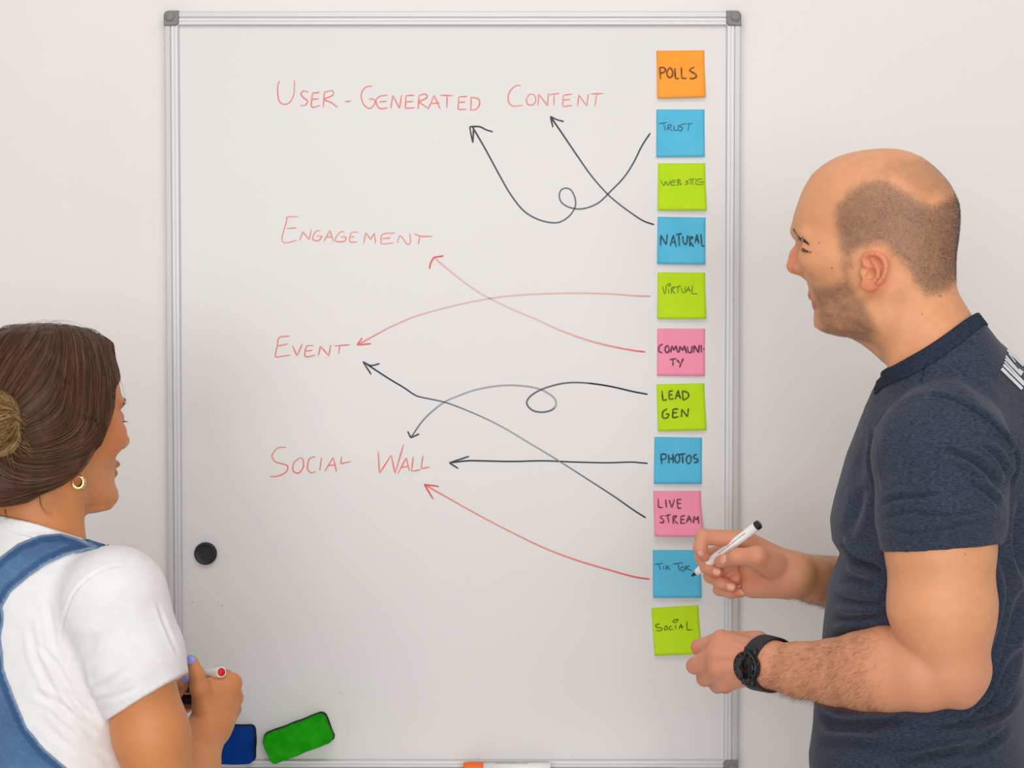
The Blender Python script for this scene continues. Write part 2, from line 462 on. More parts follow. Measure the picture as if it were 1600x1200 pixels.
# ------------------------------------------------------------------ sticky notes
def sticky(corners, mat, curl, strokes, width, ink, label, seed, paper):
    """corners TL TR BR BL in frame pixels; glued along the top, lower edge curls off the board by curl metres."""
    TL, TR, BR, BL = [at(x, y, BOARD_Y) for x, y in corners]
    O = (TL + TR + BR + BL) / 4
    root = empty('sticky_note', (O.x, BOARD_Y, O.z))
    tag(root, label, 'sticky note', 'sticky notes in a column on the whiteboard')
    pxc = np.array(corners, dtype=float)
    def lift(v, u=0.5):
        return 0.0006 + curl * max(0.0, (v - 0.22) / 0.78) ** 1.7 * (1 + 0.25 * (u - 0.5))
    def surf(u, v):
        a = TL.lerp(TR, u); b = BL.lerp(BR, u)
        p = a.lerp(b, v)
        return Vector((p.x, BOARD_Y - lift(v, u), p.z + 0.35 * curl * max(0.0, v - 0.3) ** 2))
    n = 14
    V, F = [], []
    for side in (0, 1):
        for i in range(n + 1):
            for j in range(n + 1):
                p = surf(j / n, i / n)
                V.append((p.x, p.y + (0.00035 if side else 0), p.z))
    m = (n + 1) ** 2
    for i in range(n):
        for j in range(n):
            a = i * (n + 1) + j
            F.append((a, a + n + 1, a + n + 2, a + 1))
            F.append((m + a, m + a + 1, m + a + n + 2, m + a + n + 1))
    ring = [j for j in range(n + 1)] + [i * (n + 1) + n for i in range(1, n + 1)] + [n * (n + 1) + j for j in range(n - 1, -1, -1)] + [i * (n + 1) for i in range(n - 1, 0, -1)]
    for a, b in zip(ring, ring[1:] + ring[:1]):
        F.append((a, b, m + b, m + a))
    link('paper', np_mesh('paper', V, F), mat, root, smooth=False)
    # inverse bilinear by a few Newton steps
    def uv(px, py):
        u = v = 0.5
        for _ in range(6):
            P = (pxc[0] * (1-u) + pxc[1] * u) * (1-v) + (pxc[3] * (1-u) + pxc[2] * u) * v
            du = (pxc[1] - pxc[0]) * (1-v) + (pxc[2] - pxc[3]) * v
            dv = (pxc[3] * (1-u) + pxc[2] * u) - (pxc[0] * (1-u) + pxc[1] * u)
            r = np.array((px, py)) - P
            det = du[0] * dv[1] - du[1] * dv[0]
            u += (r[0] * dv[1] - r[1] * dv[0]) / det
            v += (du[0] * r[1] - du[1] * r[0]) / det
        return u, v
    def place(px, py):
        u, v = uv(px, py)
        u = min(max(u, 0.01), 0.985)
        return surf(u, v), NB
    vv, ff, cc = ribbons(strokes, place, width * MM, paper, ink, 0.00045, seed=seed, n=5)
    link('handwriting', np_mesh('handwriting', vv, ff, cc), M['ink'], root)

def loc4(oy, pts): return [(980 + x / 4.0, oy + y / 4.0) for x, y in pts]
def st4(oy, *s): return cs(crop(980, oy, 4.0), *s)
INK_D = srgb(40, 34, 36)
P_O, P_B, P_G, P_P = srgb(255, 166, 65), srgb(95, 194, 229), srgb(192, 231, 37), srgb(255, 156, 185)
sticky(loc4(60, [(182,78),(482,75),(487,375),(188,383)]), M['note_orange'], 0.006, st4(60,
    [(203,180),(208,258)], [(203,182),(230,185),(238,205),(210,220)], [(262,185),(247,215),(258,245),(278,240),(284,210),(270,187),(262,185)],
    [(297,185),(300,255)], [(300,255),(322,252)], [(338,182),(340,252)], [(340,252),(370,252)], [(420,180),(398,190),(393,205),(425,225),(428,245),(400,255),(390,248)]),
    2.5, srgb(92, 44, 16), 'orange sticky note reading POLLS at the top of the column', 21, P_O)
sticky(loc4(60, [(182,445),(483,445),(483,743),(182,746)]), M['note_blue'], 0.003, st4(60,
    [(195,534),(250,525)], [(226,530),(240,578)], [(252,575),(255,545),(275,540),(270,555),(255,560),(285,578)], [(290,545),(295,572),(315,572),(322,540)],
    [(352,535),(325,548),(345,560),(335,578),(320,575)], [(345,536),(410,532)], [(387,535),(380,578)]),
    1.3, srgb(30, 72, 96), 'light blue sticky note reading TRUST in thin pen', 22, P_B)
sticky(loc4(60, [(192,782),(487,780),(493,1080),(190,1080)]), M['note_green'], 0.006, st4(60,
    [(208,885),(228,920),(240,895),(255,920),(268,885)], [(310,888),(280,890),(272,915),(300,918)], [(276,902),(300,899)], [(318,880),(312,910)], [(318,880),(332,890),(315,900),(340,912),(305,918)],
    [(385,890),(365,895),(380,905),(360,918)], [(398,885),(394,915)], [(385,882),(430,878)], [(410,880),(406,915)], [(470,878),(435,885),(430,912),(480,912)], [(440,898),(484,898)]),
    1.2, srgb(84, 100, 20), 'lime green sticky note reading WEBSITE, third from the top', 23, P_G)
sticky(loc4(320, [(190,75),(490,80),(486,376),(186,373)]), M['note_blue'], 0.004, st4(320,
    [(207,258),(210,190)], [(210,190),(243,250)], [(243,250),(250,185)], [(268,258),(288,190)], [(288,190),(305,262)], [(272,235),(302,235)], [(303,188),(340,180)], [(322,185),(325,258)],
    [(345,195),(352,240),(368,245),(378,190)], [(388,200),(392,262)], [(388,200),(410,205),(392,225),(415,265)], [(422,240),(435,185)], [(435,185),(447,245)], [(425,218),(445,218)], [(460,182),(465,258)], [(465,258),(483,260)]),
    2.5, srgb(20, 52, 66), 'light blue sticky note reading NATURAL in bold capitals', 24, P_B)
sticky(loc4(320, [(190,422),(487,424),(490,716),(188,718)]), M['note_green'], 0.006, st4(320,
    [(220,510),(235,558),(245,500)], [(258,525),(258,555)], [(262,490),(252,497),(260,508),(270,500),(262,490)], [(275,555),(278,520),(295,515),(282,535),(298,555)],
    [(300,515),(335,508)], [(318,512),(315,550)], [(338,518),(345,548),(360,545),(362,512)], [(368,548),(383,510)], [(383,510),(392,545)], [(370,532),(392,530)], [(408,500),(402,555)], [(402,555),(438,558)]),
    1.2, srgb(62, 84, 20), 'lime green sticky note reading VIRTUAL in thin pen', 25, P_G)
sticky(loc4(320, [(188,773),(487,775),(483,1072),(186,1070)]), M['note_pink'], 0.003, st4(320,
    [(222,870),(200,885),(198,915),(220,925)], [(245,880),(235,905),(250,925),(262,905),(255,882),(245,880)], [(270,925),(280,880)], [(280,880),(292,910)], [(292,910),(305,880)], [(305,880),(315,925)],
    [(322,925),(330,882)], [(330,882),(345,910)], [(345,910),(358,880)], [(358,880),(370,928)], [(375,885),(382,920),(400,920),(405,880)], [(415,925),(418,878)], [(418,878),(445,925)], [(445,925),(450,875)], [(462,875),(463,922)], [(475,900),(482,902)],
    [(265,968),(305,962)], [(285,965),(285,1005)], [(310,968),(328,992)], [(350,960),(325,1018)]),
    2.5, srgb(78, 30, 50), 'pink sticky note reading COMMUNI-TY on two lines', 26, P_P)
sticky(loc4(580, [(183,82),(482,75),(492,370),(192,378)]), M['note_green'], 0.005, st4(580,
    [(217,122),(222,182)], [(222,182),(248,178)], [(262,125),(262,175)], [(262,175),(290,172)], [(262,125),(285,122)], [(262,148),(283,146)], [(300,175),(318,118)], [(318,118),(332,172)], [(305,155),(330,152)],
    [(345,122),(348,180)], [(345,122),(378,135),(382,160),(350,182)], [(248,235),(222,255),(222,290),(248,292),(260,270),(240,268)],
    [(285,238),(282,292)], [(282,292),(320,285)], [(285,238),(318,235)], [(283,262),(312,258)], [(338,288),(340,238)], [(340,238),(375,285)], [(375,285),(382,232)]),
    2.5, srgb(30, 48, 16), 'lime green sticky note reading LEAD GEN on two lines', 27, P_G)
sticky(loc4(580, [(170,410),(468,415),(462,706),(166,706)]), M['note_blue'], 0.005, st4(580,
    [(210,520),(215,582)], [(208,518),(240,520),(240,545),(215,552)], [(258,520),(260,575)], [(285,515),(287,575)], [(258,548),(287,545)], [(310,518),(297,545),(308,572),(325,560),(325,525),(310,518)],
    [(325,520),(365,515)], [(345,518),(347,575)], [(380,525),(368,550),(380,578),(398,560),(395,530),(380,525)], [(435,518),(415,530),(420,545),(440,550),(435,568),(415,570)]),
    2.6, srgb(14, 46, 62), 'blue sticky note reading PHOTOS in bold capitals', 28, P_B)
sticky(loc4(580, [(162,748),(460,748),(470,1035),(170,1035)]), M['note_pink'], 0.012, st4(580,
    [(193,795),(195,850)], [(195,850),(222,852)], [(240,800),(245,852)], [(262,805),(278,852)], [(278,852),(295,800)], [(312,800),(315,855)], [(315,855),(340,855)], [(312,802),(340,800)], [(313,828),(338,825)],
    [(225,900),(205,912),(225,930),(222,945),(203,945)], [(235,905),(270,895)], [(252,900),(258,948)], [(285,905),(285,955)], [(285,905),(308,905),(290,928),(315,955)], [(335,905),(332,950)], [(332,950),(360,950)], [(335,905),(360,902)], [(334,928),(355,925)],
    [(368,945),(385,900)], [(385,900),(400,945)], [(372,928),(398,928)], [(412,950),(415,905)], [(415,905),(428,930)], [(428,930),(442,905)], [(442,905),(443,952)]),
    2.2, srgb(72, 30, 48), 'pink sticky note reading LIVE STREAM above the raised marker', 29, P_P)
sticky(loc4(820, [(160,158),(460,158),(460,455),(160,457)]), M['note_blue'], 0.006, st4(820,
    [(170,248),(222,240)], [(195,245),(208,282)], [(225,258),(228,278)], [(245,250),(242,280)], [(265,258),(243,268),(270,278)], [(285,245),(350,235)], [(318,240),(325,288)],
    [(345,258),(332,275),(345,288),(358,275),(345,258)], [(368,250),(365,285)], [(392,255),(368,268),(402,285)]),
    1.3, srgb(10, 62, 88), 'blue sticky note at the tip of the black marker, reading Tik Tok', 30, P_B)
sticky(loc4(820, [(150,520),(445,503),(462,805),(170,818)]), M['note_green'], 0.007, st4(820,
    [(205,618),(178,625),(185,640),(215,645),(210,660),(180,660)], [(235,635),(232,655),(250,650),(245,632),(235,635)], [(278,630),(262,640),(265,655),(285,650)], [(300,625),(303,652)], [(300,590),(285,605),(300,610),(318,592),(300,590)],
    [(322,650),(335,620)], [(335,620),(345,650)], [(325,640),(350,635)], [(372,600),(372,655)], [(372,655),(408,655)]),
    1.4, srgb(36, 56, 10), 'lime green tilted sticky note reading SOCIAL at the bottom of the column', 31, P_G)

# ------------------------------------------------------------------ magnet, erasers, marker on the tray
c = at(320.5, 865.5, BOARD_Y - 0.008)
mag = empty('magnet', (c.x, BOARD_Y, c.z))
tag(mag, 'round black magnet on the left side of the whiteboard', 'magnet')
bm = bmesh.new()
mm = Matrix.Translation((c.x, BOARD_Y - 0.0003, c.z)) @ Matrix.Rotation(math.pi / 2, 4, 'X')
add_lathe(bm, [(0, 0.0), (0.0172, 0.0), (0.0178, 0.0015), (0.0178, 0.0055), (0.0168, 0.0072), (0.0150, 0.0078), (0.0146, 0.0072), (0.010, 0.0070), (0, 0.0070)], mm, 48)
bm_obj('magnet_body', bm, M['black'], mag, True)

def eraser(corners, felt, label, seed):
    """rounded felt block on a thin black magnetic back; corners TL TR BR BL in pixels of the visible face."""
    T = 0.030
    P = [at(x, y, BOARD_Y - T * 0.8) for x, y in corners]
    O = sum(P, Vector()) / 4
    ex = ((P[1] - P[0]) + (P[2] - P[3])) / 2
    ez = ((P[0] - P[3]) + (P[1] - P[2])) / 2
    w, h = ex.length, ez.length
    ang = math.atan2(ex.z, ex.x)
    mat = Matrix.Translation((O.x, BOARD_Y, O.z)) @ Matrix.Rotation(-ang, 4, 'Y')
    root = empty('board_eraser', (O.x, BOARD_Y, O.z))
    tag(root, label, 'eraser', 'felt board erasers')
    rnd = random.Random(seed)
    def outline(w, h, r, wav):
        pts = []
        for qx, qz, a0 in ((1, 1, 0), (-1, 1, 90), (-1, -1, 180), (1, -1, 270)):
            for k in range(7):
                a = math.radians(a0 + 90 * k / 6)
                pts.append((qx * (w / 2 - r) + r * math.cos(a), qz * (h / 2 - r) + r * math.sin(a)))
        out = []
        n = len(pts)
        for i in range(n):
            a, b = np.array(pts[i]), np.array(pts[(i + 1) % n])
            m = max(1, int(np.linalg.norm(b - a) / 0.003))
            for k in range(m): out.append(a + (b - a) * k / m)
        out = np.array(out)
        L = np.linalg.norm(out, axis=1, keepdims=True)
        s = np.arange(len(out))
        wv = (np.sin(s * 0.55 + seed) + 0.6 * np.sin(s * 0.23 + 2 * seed))[:, None] * wav
        return out + out / L * wv
    def solid(name, layers, mat_):
        bm = bmesh.new()
        rings = []
        for (ww, hh, r, y, wav) in layers:
            rings.append([bm.verts.new(mat @ Vector((p[0], -y, p[1]))) for p in outline(ww, hh, r, wav)])
        k = min(len(r) for r in rings)
        # same sampling count for every ring: resample
        for r in rings: assert len(r) >= k
        n = len(rings[0])
        for A, B in zip(rings, rings[1:]):
            for i in range(n):
                j = (i + 1) % n
                bm.faces.new((A[i], A[j], B[j], B[i]))
        bm.faces.new(rings[0]); bm.faces.new(rings[-1][::-1])
        return bm_obj(name, bm, mat_, root, True)
    R = 0.009
    W0 = [(w, h)] * 9
    solid('magnetic_back', [(w, h, R, 0.0004, 0.0004), (w, h, R, 0.006, 0.0006)], M['black_felt'])
    # scaled copies keep the same vertex count as only the outline shrinks
    bm = bmesh.new()
    base = outline(w - 0.002, h - 0.002, R, 0.0005)
    rings = []
    for y, s in ((0.006, 1.0), (0.022, 1.0), (0.026, 0.99), (0.029, 0.965), (0.0305, 0.92), (0.031, 0.85)):
        q = base.copy()
        q[:, 0] -= np.sign(q[:, 0]) * (1 - s) * h / 2
        q[:, 1] -= np.sign(q[:, 1]) * (1 - s) * h / 2
        rings.append([bm.verts.new(mat @ Vector((p[0], -y, p[1]))) for p in q])
    n = len(base)
    for A, B in zip(rings, rings[1:]):
        for i in range(n):
            j = (i + 1) % n
            bm.faces.new((A[i], A[j], B[j], B[i]))
    bm.faces.new(rings[0]); bm.faces.new(rings[-1][::-1])
    bm_obj('felt_pad', bm, felt, root, True)
eraser([(406, 1150), (507, 1116), (521, 1158), (424, 1199)], M['green_felt'], 'green felt board eraser stuck on tilted beside the blue one', 3)
eraser([(300, 1137), (397, 1137), (397, 1195), (300, 1195)], M['blue_felt'], 'blue felt board eraser half hidden behind the woman\'s hand', 5)

def marker(name, a, b, r, caps, label, body='white_plastic', group='whiteboard markers', print_side=None):
    """marker with barrel between a (writing end) and b (tail); caps: dict part -> (material)."""
    a, b = Vector(a), Vector(b)
    L = (b - a).length
    root = empty(name, (a + b) / 2)
    tag(root, label, 'marker', group)
    m = axis_matrix(a, b)
    if caps['kind'] == 'open':
        bm = bmesh.new()
        add_lathe(bm, [(0, 0), (0.0012, 0.0004), (0.0026, 0.0055), (0.0030, 0.0075), (0.0030, 0.009)], m, 20)
        bm_obj('felt_tip', bm, M['black'], root, True)
        bm = bmesh.new()
        add_lathe(bm, [(0.0028, 0.0085), (0.0042, 0.0088), (0.0050, 0.014), (r * 0.92, 0.021), (r, 0.024), (r, L - 0.0055), (0, L - 0.0055)], m, 32)
        bm_obj('barrel', bm, M[body], root, True)
        bm = bmesh.new()
        add_lathe(bm, [(0, L - 0.0054), (r * 0.985, L - 0.0054), (r * 1.0, L - 0.0048), (r * 0.99, L - 0.0008), (r * 0.88, L), (0, L)], m, 32)
        bm_obj('end_plug', bm, M[caps['end']], root, True)
    elif caps['kind'] == 'tail':
        bm = bmesh.new()
        add_lathe(bm, [(0, 0), (r, 0), (r, L - 0.0008), (r * 0.92, L), (r * 0.78, L), (r * 0.78, L - 0.0012), (0, L - 0.0012)], m, 32)
        bm_obj('barrel', bm, M[body], root, True)
        bm = bmesh.new()
        add_lathe(bm, [(0, L - 0.001), (r * 0.74, L - 0.001), (r * 0.72, L + 0.0006), (0, L + 0.0008)], m, 32)
        bm_obj('end_plug', bm, M[caps['end']], root, True)
        bm = bmesh.new()
        add_lathe(bm, [(0, -0.03), (r * 0.95, -0.03), (r * 1.06, -0.028), (r * 1.08, -0.0005), (0, -0.0004)], m, 32)
        bm_obj('cap', bm, M[caps['end']], root, True)
    else:
        cl = caps['cap_len']
        bm = bmesh.new()
        add_lathe(bm, [(0, 0), (r * 0.95, 0), (r * 1.12, 0.002), (r * 1.14, cl - 0.001), (r * 1.08, cl), (0, cl)], m, 32)
        bm_obj('cap', bm, M[caps['cap']], root, True)
        bm = bmesh.new()
        add_lathe(bm, [(0, cl + 0.0002), (r, cl + 0.0002), (r, L - 0.001), (r * 0.9, L), (0, L)], m, 32)
        bm_obj('barrel', bm, M[body], root, True)
    if print_side is not None:
        # a line of tiny grey print along the barrel
        s0, s1, nrm, lines, col = print_side
        ax = (b - a).normalized()
        nrm = Vector(nrm); nrm = (nrm - ax * nrm.dot(ax)).normalized()
        bi = ax.cross(nrm)
        V, F, C = [], [], []
        rnd = random.Random(4)
        for ln in range(lines):
            phi = -0.12 + 0.32 * ln
            n1 = nrm * math.cos(phi) + bi * math.sin(phi)
            t1 = ax.cross(n1)
            s = s0
            while s < s1:
                l = 0.0006 + rnd.random() * 0.0009
                hgt = 0.0005 + rnd.random() * 0.0002
                for q in ((s, -hgt), (s + l, -hgt), (s + l, hgt), (s, hgt)):
                    V.append(tuple(a + ax * q[0] + n1 * (r + 0.00012) + t1 * q[1])); C.append(col[:3])
                k = len(V) - 4
                F.append((k, k + 1, k + 2, k + 3))
                s += l + 0.00035 + (0.001 if rnd.random() < 0.15 else 0)
        link('small_print', np_mesh('small_print', V, F, np.array(C)), M['ink'], root)
    return root
ytray = BOARD_Y - 0.028
p0 = at(724, 1199, ytray); p1 = at(860, 1199, ytray)
zt = tz + 0.0086
marker('whiteboard_marker', (p0.x, ytray, zt), (p1.x, ytray, zt), 0.0075, {'kind': 'capped', 'cap': 'orange_plastic', 'cap_len': 0.031},
       'white marker with an orange cap lying on the pen tray', print_side=(0.05, 0.100, (0, -0.2, 1), 2, srgb(150, 150, 150)))
# ------------------------------------------------------------------ smooth solid modelling (distance fields -> one continuous mesh)
F32 = np.float32
def V3(v): return np.array(tuple(v), dtype=F32)

def smin(a, b, k):
    if k <= 0: return np.minimum(a, b)
    h = np.maximum(k - np.abs(a - b), 0) / k
    return np.minimum(a, b) - h * h * k * 0.25

def smax(a, b, k): return -smin(-a, -b, k)

class Prim:
    """f(P)->distance, with a bounding sphere so far points are skipped; op '+' union, '-' carve."""
    def __init__(self, f, c, R, k=0.01, op='+'):
        self.f, self.c, self.R, self.k, self.op = f, V3(c), float(R), k, op

def cone(a, b, ra, rb, k=0.01, op='+', flat=None):
    """tapered capsule; flat=(axis, s): squash by s along axis."""
    a, b = V3(a), V3(b)
    ab = b - a
    L2 = float(ab @ ab) + 1e-12
    if flat is not None:
        ax = V3(flat[0]); ax = ax / np.linalg.norm(ax); s = flat[1]
    def f(P):
        t = np.clip(((P - a) @ ab) / L2, 0, 1)
        q = P - a - t[:, None] * ab
        r = ra + (rb - ra) * t
        if flat is None: return np.sqrt((q * q).sum(1)) - r
        m = q @ ax
        n2 = np.maximum((q * q).sum(1) - m * m, 0) + (m / s) ** 2
        d = np.sqrt(n2)
        return (d - r) * np.where(d > 1e-9, np.minimum(1, np.sqrt((q * q).sum(1) + 1e-12) / (d + 1e-9)), s)
    return Prim(f, (a + b) / 2, math.sqrt(L2) / 2 + max(ra, rb), k, op)

def ball(c, r, k=0.01, op='+'):
    c = V3(c)
    return Prim(lambda P: np.sqrt(((P - c) ** 2).sum(1)) - r, c, r, k, op)

def ell(c, axes, radii, k=0.01, op='+'):
    """ellipsoid; axes: three unit vectors (rows)."""
    c = V3(c)
    A = np.array([tuple(x) for x in axes], dtype=F32)
    r = np.array(radii, dtype=F32)
    def f(P):
        q = (P - c) @ A.T
        k0 = np.sqrt(((q / r) ** 2).sum(1))
        k1 = np.sqrt(((q / (r * r)) ** 2).sum(1)) + 1e-9
        return k0 * (k0 - 1) / k1
    return Prim(f, c, max(radii), k, op)

def chain(pts, rads, k=0.006, **kw):
    return [cone(pts[i], pts[i + 1], rads[i], rads[i + 1], k=k, **kw) for i in range(len(pts) - 1)]

def evaluate(prims, P):
    d = np.full(len(P), 1e3, dtype=F32)
    for p in prims:
        dc = np.sqrt(((P - p.c) ** 2).sum(1)) - p.R
        near = dc < p.k + 0.02
        if p.op == '+':
            v = np.maximum(dc, p.k + 0.02).astype(F32)
            if near.any(): v[near] = p.f(P[near])
            d = smin(d, v, p.k)
        elif near.any():
            v = p.f(P[near])
            d[near] = smax(d[near], -v, p.k)
    return d

def nets(fn, lo, hi, h, relax=0):
    """sparse naive surface nets of fn(P)=0 in the box; returns verts, quads."""
    B = 8
    lo = V3(lo); hi = V3(hi)
    nb = np.maximum(1, np.ceil((hi - lo) / (B * h)).astype(int))
    gi = np.stack(np.meshgrid(*[np.arange(n) for n in nb], indexing='ij'), -1).reshape(-1, 3)
    act = []
    lim = 0.5 * math.sqrt(3) * B * h * 2.3 + 0.005
    for s in range(0, len(gi), 200000):
        g = gi[s:s + 200000]
        c = (lo + (g + 0.5) * (B * h)).astype(F32)
        act.append(g[np.abs(fn(c)) < lim])
    act = np.concatenate(act)
    off = np.stack(np.meshgrid(*[np.arange(B + 1)] * 3, indexing='ij'), -1).reshape(-1, 3)
    dims = nb * B + 2
    keys, poss, sgn = [], [], []
    co = [(0,0,0),(1,0,0),(0,1,0),(1,1,0),(0,0,1),(1,0,1),(0,1,1),(1,1,1)]
    E = [(0,1),(2,3),(4,5),(6,7),(0,2),(1,3),(4,6),(5,7),(0,4),(1,5),(2,6),(3,7)]
    cof = np.array(co, dtype=F32)
    for s in range(0, len(act), 1200):
        a = act[s:s + 1200]
        P = (lo + ((a * B)[:, None, :] + off[None]) * h).astype(F32)
        v = fn(P.reshape(-1, 3)).reshape(len(a), B + 1, B + 1, B + 1)
        cv = np.stack([v[:, x:x + B, y:y + B, z:z + B] for x, y, z in co], -1)
        ins = (cv < 0).sum(-1)
        m = (ins > 0) & (ins < 8)
        w = np.argwhere(m)
        if not len(w): continue
        K = cv[m]
        cell = a[w[:, 0]] * B + w[:, 1:]
        acc = np.zeros((len(w), 3), dtype=F32); cnt = np.zeros(len(w), dtype=F32)
        for i, j in E:
            x = (K[:, i] < 0) != (K[:, j] < 0)
            t = np.where(x, K[:, i] / np.where(x, K[:, i] - K[:, j], 1), 0)
            acc += np.where(x[:, None], cof[i] + (cof[j] - cof[i]) * t[:, None], 0)
            cnt += x
        poss.append(lo + (cell + acc / cnt[:, None]) * h)
        keys.append((cell[:, 0].astype(np.int64) * dims[1] + cell[:, 1]) * dims[2] + cell[:, 2])
        sgn.append(K < 0)
    key = np.concatenate(keys); pos = np.concatenate(poss); sg = np.concatenate(sgn)
    o = np.argsort(key); key, pos, sg = key[o], pos[o], sg[o]
    def look(k):
        i = np.searchsorted(key, k); i = np.minimum(i, len(key) - 1)
        return np.where(key[i] == k, i, -1)
    sx, sy, sz = int(dims[1]) * int(dims[2]), int(dims[2]), 1
    quads = []
    for c1, d1, d2 in ((1, sy, sz), (2, sz, sx), (4, sx, sy)):
        m = sg[:, 0] != sg[:, c1]
        i = np.nonzero(m)[0]
        k = key[i]
        q = np.stack([i, look(k - d1), look(k - d1 - d2), look(k - d2)], 1)
        ok = (q >= 0).all(1)
        q = q[ok]; inside = sg[i[ok], 0]
        q[~inside] = q[~inside][:, ::-1]
        quads.append(q)
    Q = np.concatenate(quads)
    for _ in range(relax):
        acc = np.zeros_like(pos); cnt = np.zeros(len(pos), dtype=F32)
        for x in range(4):
            np.add.at(acc, Q[:, x], pos[Q[:, (x + 1) % 4]]); np.add.at(cnt, Q[:, x], 1)
            np.add.at(acc, Q[:, x], pos[Q[:, (x + 3) % 4]]); np.add.at(cnt, Q[:, x], 1)
        pos = pos * 0.5 + 0.5 * acc / np.maximum(cnt, 1)[:, None]
    return pos.astype(F32), Q

def grad(fn, P, e=0.0015):
    g = np.zeros_like(P)
    for i in range(3):
        d = np.zeros(3, dtype=F32); d[i] = e
        g[:, i] = fn(P + d) - fn(P - d)
    return g / (np.linalg.norm(g, axis=1, keepdims=True) + 1e-9)

def largest_piece(pos, Q):
    """drop small floating islands so the body stays one continuous mesh."""
    lab = np.arange(len(pos))
    while True:
        m = lab[Q].min(1)
        new = lab.copy()
        for x in range(4): np.minimum.at(new, Q[:, x], m)
        new = new[new]
        if (new == lab).all(): break
        lab = new
    c = np.bincount(lab, minlength=len(pos))
    keep = lab == c.argmax()
    idx = np.cumsum(keep) - 1
    Q = Q[keep[Q].all(1)]
    return pos[keep], idx[Q]

def lerp_tab(t, xs, ys): return np.interp(t, xs, ys).astype(F32)

def seg_dist(P, pts):
    """distance of points to a polyline, and the arc fraction."""
    best = np.full(len(P), 1e3, dtype=F32); fr = np.zeros(len(P), dtype=F32)
    pts = [V3(p) for p in pts]
    n = len(pts) - 1
    for i in range(n):
        a, ab = pts[i], pts[i + 1] - pts[i]
        t = np.clip(((P - a) @ ab) / (float(ab @ ab) + 1e-12), 0, 1)
        d = np.sqrt(((P - a - t[:, None] * ab) ** 2).sum(1))
        m = d < best
        best[m] = d[m]; fr[m] = (i + t[m]) / n
    return best, fr

class Frame:
    """local axes f (forward), l (to the body's left), u (up) around an origin."""
    def __init__(self, O, f, u):
        self.O = Vector(O)
        self.f = Vector(f).normalized()
        u = Vector(u)
        self.u = (u - self.f * u.dot(self.f)).normalized()
        self.l = self.u.cross(self.f).normalized()
        self.A = np.array([tuple(self.f), tuple(self.l), tuple(self.u)], dtype=F32)
    def w(self, f, l, u): return self.O + self.f * f + self.l * l + self.u * u
    def loc(self, P): return (np.asarray(P, dtype=F32) - V3(self.O)) @ self.A.T
    def px(self, px, py, l=0.0):
        """point of the sagittal plane offset l seen at frame position (px,py), as local (f,l,u)."""
        d = at(px, py, 0.0) - CAM
        n = self.l
        t = ((self.O + n * l) - CAM).dot(n) / d.dot(n)
        q = CAM + d * t - self.O
        return (q.dot(self.f), q.dot(self.l), q.dot(self.u))
    def wpx(self, px, py, l=0.0): return self.w(*self.px(px, py, l))

def loft(frame, us, front, back, width, cfrac, nf, nb, k=0.012, umin=None, umax=None):
    """stack of superelliptic cross-sections along frame.u; returns a Prim with gradient-normalised distance."""
    us = np.array(us, dtype=F32)
    kF, kB, kW = [1 / np.sqrt(1 + np.clip(np.gradient(np.asarray(a, dtype=float), us), -2.5, 2.5) ** 2) for a in (front, back, width)]
    def q(L):
        f, l, u = L[:, 0], L[:, 1], L[:, 2]
        F = np.interp(u, us, front); Bk = np.interp(u, us, back); W = np.interp(u, us, width)
        c = np.interp(u, us, cfrac); a_f = np.interp(u, us, nf); a_b = np.interp(u, us, nb)
        cf = F + (Bk - F) * c
        df = f - cf
        fr = df > 0
        half = np.where(fr, np.maximum(F - cf, 1e-4), np.maximum(cf - Bk, 1e-4))
        n = np.where(fr, a_f, a_b)
        r = (np.abs(df / half) ** n + np.abs(l / np.maximum(W, 1e-4)) ** n) ** (1.0 / n)
        return (r - 1.0) * np.minimum(half, W), r
    def f(P):
        L = frame.loc(P)
        e = 0.001
        v0, r0 = q(L)
        g = np.zeros((len(L), 3), dtype=F32)
        for i in range(3):
            d = np.zeros(3, dtype=F32); d[i] = e
            g[:, i] = (q(L + d)[0] - q(L - d)[0]) / (2 * e)
        gm = np.clip(np.linalg.norm(g, axis=1), 0.35, 6.0)
        d = v0 / gm
        u = L[:, 2]
        F = np.interp(u, us, front); Bk = np.interp(u, us, back); W = np.interp(u, us, width)
        box = np.maximum(np.maximum((L[:, 0] - F) * np.interp(u, us, kF), (Bk - L[:, 0]) * np.interp(u, us, kB)), (np.abs(L[:, 1]) - W) * np.interp(u, us, kW))
        d = np.maximum(d, 0.8 * box)
        cap = np.maximum(us[0] - u, u - us[-1])
        return np.maximum(d, cap).astype(F32)
    cu = (us[0] + us[-1]) / 2
    cfm = (max(front) + min(back)) / 2
    R = math.sqrt(((us[-1] - us[0]) / 2) ** 2 + ((max(front) - min(back)) / 2) ** 2 + max(width) ** 2)
    return Prim(f, frame.w(cfm, 0, cu), R, k)

def contour_tables(frame, pts, us, l=0.0):
    """silhouette polyline (frame px) -> front / back extents at heights us (local)."""
    L = np.array([frame.px(x, y, l) for x, y in pts])
    f, u = L[:, 0], L[:, 2]
    F = np.full(len(us), -9.0); Bk = np.full(len(us), 9.0)
    for i in range(len(f) - 1):
        a, b = sorted((i, i + 1), key=lambda j: u[j])
        m = (us >= u[a]) & (us <= u[b])
        t = (us[m] - u[a]) / max(u[b] - u[a], 1e-9)
        x = f[a] + (f[b] - f[a]) * t
        F[m] = np.maximum(F[m], x); Bk[m] = np.minimum(Bk[m], x)
    return F, Bk

def smooth1(a, n=2):
    a = np.array(a, dtype=float)
    for _ in range(n):
        a[1:-1] = (a[:-2] + 2 * a[1:-1] + a[2:]) / 4
    return a

